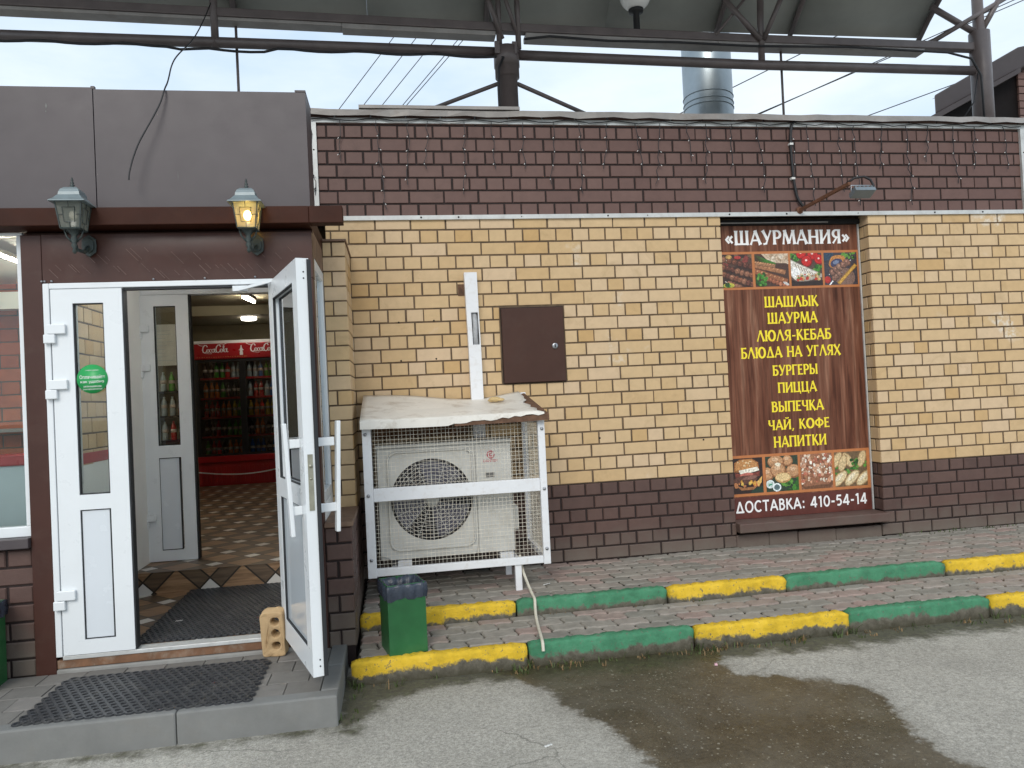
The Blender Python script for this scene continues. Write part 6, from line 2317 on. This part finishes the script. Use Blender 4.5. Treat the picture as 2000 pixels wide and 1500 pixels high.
sh_z = [0.62, 0.91, 1.20, 1.49, 1.79]
for z in sh_z[1:]:
    slab('shelf', M['interior_white'], fri, [(fx0 + 0.06, fx1 - 0.06, fy0 + 0.05, fy1 - 0.08, z - 0.025, z - 0.012)])
    slab('price_rail', M['red_plastic'], fri, [(fx0 + 0.06, fx1 - 0.06, fy0 + 0.035, fy0 + 0.049, z - 0.038, z - 0.006)])
mb = MB()


def script_word(mb, x, z, s, y):
    """a flowing hand-drawn pair of words with big looped capitals"""
    def ribbon(pts_, w):
        P = [Vector((x + u * s, z + v * s)) for u, v in pts_]
        nn = len(P)
        A, B = [], []
        for i, q in enumerate(P):
            d = (P[min(i + 1, nn - 1)] - P[max(i - 1, 0)]).normalized()
            nv = Vector((-d.y, d.x)) * w * s * (0.45 + 0.55 * abs(d.y))
            A.append(q + nv)
            B.append(q - nv)
        mb.add([(q.x, y - 0.0002 * (len(mb.f) % 5), q.y) for q in A + B], [(i, nn + i, nn + i + 1, i + 1) for i in range(nn - 1)])

    def cap(u):
        ribbon([(u + px_, py_) for px_, py_ in [(0.62, 0.72), (0.50, 0.92), (0.30, 0.95), (0.10, 0.70), (0.02, 0.35), (0.10, 0.05), (0.30, -0.02), (0.50, 0.12), (0.60, 0.30)]], 0.075)

    def oo(u):
        ribbon([(u + 0.17 + 0.15 * math.cos(a), 0.22 + 0.21 * math.sin(a)) for a in [R(q) for q in range(0, 390, 30)]], 0.055)

    def cc(u):
        ribbon([(u + 0.17 + 0.15 * math.cos(a), 0.22 + 0.21 * math.sin(a)) for a in [R(q) for q in range(50, 330, 28)]], 0.055)

    def aa(u):
        oo(u)
        ribbon([(u + 0.36, 0.50), (u + 0.33, 0.10), (u + 0.46, 0.0), (u + 0.52, 0.08)], 0.065)

    def ll(u):
        ribbon([(u + 0.05, 0.25), (u + 0.20, 0.70), (u + 0.16, 0.95), (u + 0.08, 0.80), (u + 0.08, 0.15), (u + 0.18, 0.02)], 0.05)
    cap(0.0); oo(0.50); cc(0.84); aa(1.12)
    cap(1.62); oo(2.12); ll(2.46); aa(2.62)
    ribbon([(-0.55, 1.10), (-0.25, 0.92), (0.1, 0.86), (0.35, 0.95)], 0.05)
    ribbon([(2.0, 0.95), (2.3, 1.08), (2.6, 0.98), (2.95, 1.12)], 0.05)
    ribbon([(0.2, -0.04), (0.5, -0.10), (0.9, -0.16), (1.15, -0.12)], 0.04)


script_word(mb, -2.745, 2.165, 0.118, fy0 - 0.0225)
mb.build('header_lettering', M['print_white'], fri)
mb = MB()
script_word(mb, -2.05, 2.165, 0.118, fy0 - 0.0225)
mb.build('header_lettering', M['print_white'], fri)
mb = MB()
bz0 = 2.10
mb.prism([(mid + u, fy0 - 0.0235, 2.115 + v) for u, v in [(-0.022, 0), (0.022, 0), (0.024, 0.035), (0.017, 0.062), (0.022, 0.085), (0.009, 0.118), (0.007, 0.145), (-0.007, 0.145), (-0.009, 0.118), (-0.022, 0.085), (-0.017, 0.062), (-0.024, 0.035)]], (0, 0.002, 0))
mb.box(mid - 0.034, mid + 0.034, fy0 - 0.0262, fy0 - 0.0246, 2.185, 2.197)
mb.build('bottle_emblem', M['print_white'], fri)
mb = MB()
for k in range(22):
    mb.box(-2.83 + k * 0.034, -2.83 + k * 0.034 + rnd.uniform(0.010, 0.026), fy0 - 0.022, fy0 - 0.0205, 2.088, 2.100)
mb.build('header_small_print', M['print_orange'], fri)
mb = MB()
sw = [(fx0 + i * (fx1 - fx0) / 16, 0.36 - 0.10 * math.sin(i / 16 * 2.2) + 0.13 * (i / 16) ** 2) for i in range(17)]
mb.add([(x, fy0 - 0.0135, z) for x, z in sw] + [(x, fy0 - 0.0135, z + 0.018) for x, z in sw], [(i, i + 1, 18 + i, 17 + i) for i in range(16)])
mb.build('ribbon_print', M['print_white'], fri)

bcols = {'orange': (0.60, 0.16, 0.02), 'red': (0.45, 0.02, 0.02), 'cola': (0.035, 0.014, 0.012), 'green': (0.07, 0.26, 0.03), 'yellow': (0.62, 0.42, 0.04), 'blue': (0.03, 0.13, 0.40), 'clear': (0.40, 0.46, 0.48)}
protos = {}
for nm, c in bcols.items():
    bm_ = mat('bottle_' + nm, c, 0.22, 0, 0.15, 20)
    cm_ = mat('cap_' + nm, tuple(min(1, q * 1.5 + 0.05) for q in c), 0.4)
    protos[nm] = (bm_, cm_)


def bottle_mesh(nm, h, r_):
    mb = MB()
    mb.lathe([(r_ * .9, 0), (r_, h * .04), (r_, h * .30), (r_ * .92, h * .36), (r_, h * .46), (r_, h * .60), (r_ * .75, h * .76), (r_ * .34, h * .90), (r_ * .34, h * .94)], (0, 0, 0), 12)
    mb.lathe([(r_ * .40, h * .94), (r_ * .40, h)], (0, 0, 0), 10, 1)
    mb.lathe([(r_ * 1.01, h * .40), (r_ * 1.01, h * .57)], (0, 0, 0), 12, 2)
    return mb


rows_ = {0: ['green', 'red', 'red', 'cola', 'orange', 'orange', 'orange'], 1: ['cola', 'cola', 'red', 'cola', 'green', 'green', 'green'], 2: ['red', 'red', 'red', 'orange', 'orange', 'yellow', 'green'], 3: ['orange', 'orange', 'orange', 'green', 'cola', 'cola', 'cola'], 4: ['cola', 'cola', 'green', 'green', 'red', 'clear', 'clear']}
rowsr = {0: ['blue', 'blue', 'blue', 'cola', 'blue', 'blue', 'clear'], 1: ['cola', 'orange', 'orange', 'cola', 'cola', 'clear', 'clear'], 2: ['yellow', 'orange', 'red', 'yellow', 'yellow', 'clear', 'clear'], 3: ['clear', 'red', 'red', 'clear', 'blue', 'blue', 'blue'], 4: ['clear', 'clear', 'blue', 'green', 'green', 'blue', 'clear']}
ordn = ['bottom', 'second', 'middle', 'fourth', 'top']
bproto = {}
label_mat = mat('bottle_label', (0.55, 0.45, 0.40), 0.5, 0, 0.4, 60)
for side, tab, xa, xb_ in (('left', rows_, fx0 + 0.075, mid - 0.04), ('right', rowsr, mid + 0.04, fx1 - 0.075)):
    for r_i, names in tab.items():
        for k, nm in enumerate(names):
            x = xa + (xb_ - xa) * (k + 0.5) / len(names)
            y = fy0 + 0.13 + 0.02 * (k % 2)
            z = sh_z[r_i] - 0.0115 if r_i else 0.5905
            if nm not in bproto:
                o = bottle_mesh(nm, 0.235, 0.034).build('drink_bottle', [protos[nm][0], protos[nm][1], label_mat], None, origin=(0, 0, 0))
                bproto[nm] = o
            else:
                o = bproto[nm].copy()
                COL.objects.link(o)
            o.location = (x, y, z)
            nice = {'cola': 'dark brown', 'clear': 'clear'}.get(nm, nm)
            tag(o, '%s drink bottle on the %s shelf behind the %s door of the red fridge' % (nice, ordn[r_i], side), 'bottle', '%s bottles on the %s shelf behind the %s fridge door' % (nice, ordn[r_i], side))

# goods seen through the narrow panes of the inner door
sh = thing('shop_shelf', 'shelf rack with bottles seen through the narrow pane of the inner door', 'shelf rack', (-2.62, 4.1, 0.1545))
slab('upright', M['neighbour_dark'], sh, [(-3.0, -2.96, 4.0, 4.35, 0.1545, 2.55), (-2.46, -2.42, 4.0, 4.35, 0.1545, 2.55)])
slab('back_panel', M['interior_beige'], sh, [(-2.96, -2.46, 4.32, 4.345, 0.1545, 2.55)])
for z in (0.55, 0.95, 1.25, 1.55):
    slab('shelf', M['neighbour_dark'], sh, [(-2.96, -2.46, 4.0, 4.32, z - 0.02, z)])
for z, zn, seq in ((0.95, 'second', ['clear', 'cola', 'clear', 'red', 'cola']), (1.25, 'third', ['orange', 'red', 'clear', 'clear', 'orange']), (1.55, 'top', ['green', 'green', 'clear', 'green', 'green'])):
    for k, nm in enumerate(seq):
        o = bproto[nm].copy()
        COL.objects.link(o)
        o.location = (-2.90 + k * 0.097, 4.1, z + 0.0005)
        nice = {'cola': 'dark brown', 'clear': 'clear'}.get(nm, nm)
        tag(o, '%s bottle on the %s board of the shelf rack behind the inner door' % (nice, zn), 'bottle', '%s bottles on the %s board of the shelf rack' % (nice, zn))
pos = MB()
pos.box(-2.80, -2.50, 3.985, 3.999, 1.86, 2.36)
for k in range(9):
    pos.box(-2.77, -2.77 + 0.24 * rnd.uniform(0.5, 1), 3.9835, 3.9845, 1.92 + k * 0.045, 1.925 + k * 0.045, 1)
tag(pos.build('notice_sheet', [M['paper'], M['counter_blue']]), 'white notice sheet seen through the narrow pane of the inner door', 'notice')

# ------------------------------------------------------------------ litter and weeds
for (x, y, z, a, l, w, m_n, lab) in ((-1.27, -0.74, 0.0145, 10, 0.040, 0.016, 'paper', 'white paper scrap on the rubber mat inside the doorway'), (0.67, -2.39, ZA + 0.001, 25, 0.038, 0.014, 'paper', 'white paper scrap on the dry asphalt left of the wet patch'),
                                     (1.74, -1.71, ZA + 0.001, 70, 0.028, 0.016, 'paper_pink', 'pinkish scrap at the top right of the wet patch'), (1.04, -0.61, 0.005, 30, 0.060, 0.012, 'paper', 'white strip of litter on the pavement right of the cage stand leg')):
    mb = MB()
    ca, sa = math.cos(R(a)), math.sin(R(a))
    top_ = []
    for i in range(7):
        u = -l / 2 + l * i / 6
        for v in (-w / 2, w / 2):
            top_.append((x + u * ca - v * sa, y + u * sa + v * ca, z + 0.004 * abs(math.sin(i * 1.3)) + 0.001))
    mb.add(top_, [(2 * i, 2 * i + 2, 2 * i + 3, 2 * i + 1) for i in range(6)], 0, True)
    tag(mb.build('paper_scrap', M[m_n], solid=0.0008), lab, 'litter', 'scraps of litter on the ground')

gr = MB()
gr_r = random.Random(9)


def tuft(x, y, z, n, h, m):
    for _ in range(n):
        a = gr_r.uniform(0, 2 * math.pi)
        hh = h * gr_r.uniform(0.5, 1.2)
        ln = hh * gr_r.uniform(0.3, 1.0)
        bx_, by_ = x + gr_r.uniform(-0.03, 0.03), y + gr_r.uniform(-0.015, 0.015)
        w = gr_r.uniform(0.0015, 0.004)
        px_, py_ = -math.sin(a) * w, math.cos(a) * w
        ex, ey = bx_ + math.cos(a) * ln, by_ + math.sin(a) * ln
        mx_, my_ = bx_ + math.cos(a) * ln * 0.4, by_ + math.sin(a) * ln * 0.4
        gr.add([(bx_ - px_, by_ - py_, z), (bx_ + px_, by_ + py_, z), (mx_ + px_, my_ + py_, z + hh * 0.7), (mx_ - px_, my_ - py_, z + hh * 0.7), (ex, ey, z + hh)], [(0, 1, 2, 3), (3, 2, 4)], m)


for _ in range(120):
    x = gr_r.uniform(-0.2, 4.6)
    if gr_r.random() < 0.5:
        x = gr_r.choice([0.76, 0.9, 1.1, 1.3, 1.5, 1.73, 1.9, 2.1, 2.3, 2.5, 2.7, 3.4]) + gr_r.uniform(-0.1, 0.1)
    tuft(x, -1.478 - gr_r.random() ** 2 * 0.08, ZA, gr_r.randint(2, 6), gr_r.uniform(0.012, 0.045), 0 if gr_r.random() < 0.6 else 1)
for x in (0.755, 1.735, 2.70, 3.66, -0.2):
    tuft(x, -1.472, ZA, 10, 0.055, 0)
for _ in range(26):
    tuft(gr_r.uniform(0.3, 4.6), -0.972, -0.095, 3, 0.018, 1 if gr_r.random() < 0.6 else 0)
for _ in range(20):
    tuft(gr_r.uniform(3.9, 5.2), -0.03 - gr_r.random() * 0.05, 0.0, 3, 0.025, 0)
for _ in range(14):
    tuft(-0.22 + gr_r.random() * 0.06, -1.95 + gr_r.random() * 0.5, ZA, 3, 0.03, 0)
tag(gr.build('weeds', [M['cut_grass'], M['dry_grass']]), 'low weeds and dry grass growing along the kerbs', 'weeds', None, 'stuff')

brd.build('bird', M['bird_grey'])
tag(bpy.data.objects['bird'], 'small grey bird flying in the sky left of the right-hand canopy post', 'bird')
for o in list(scene.objects):
    if 'wloc' in o:
        del o['wloc']
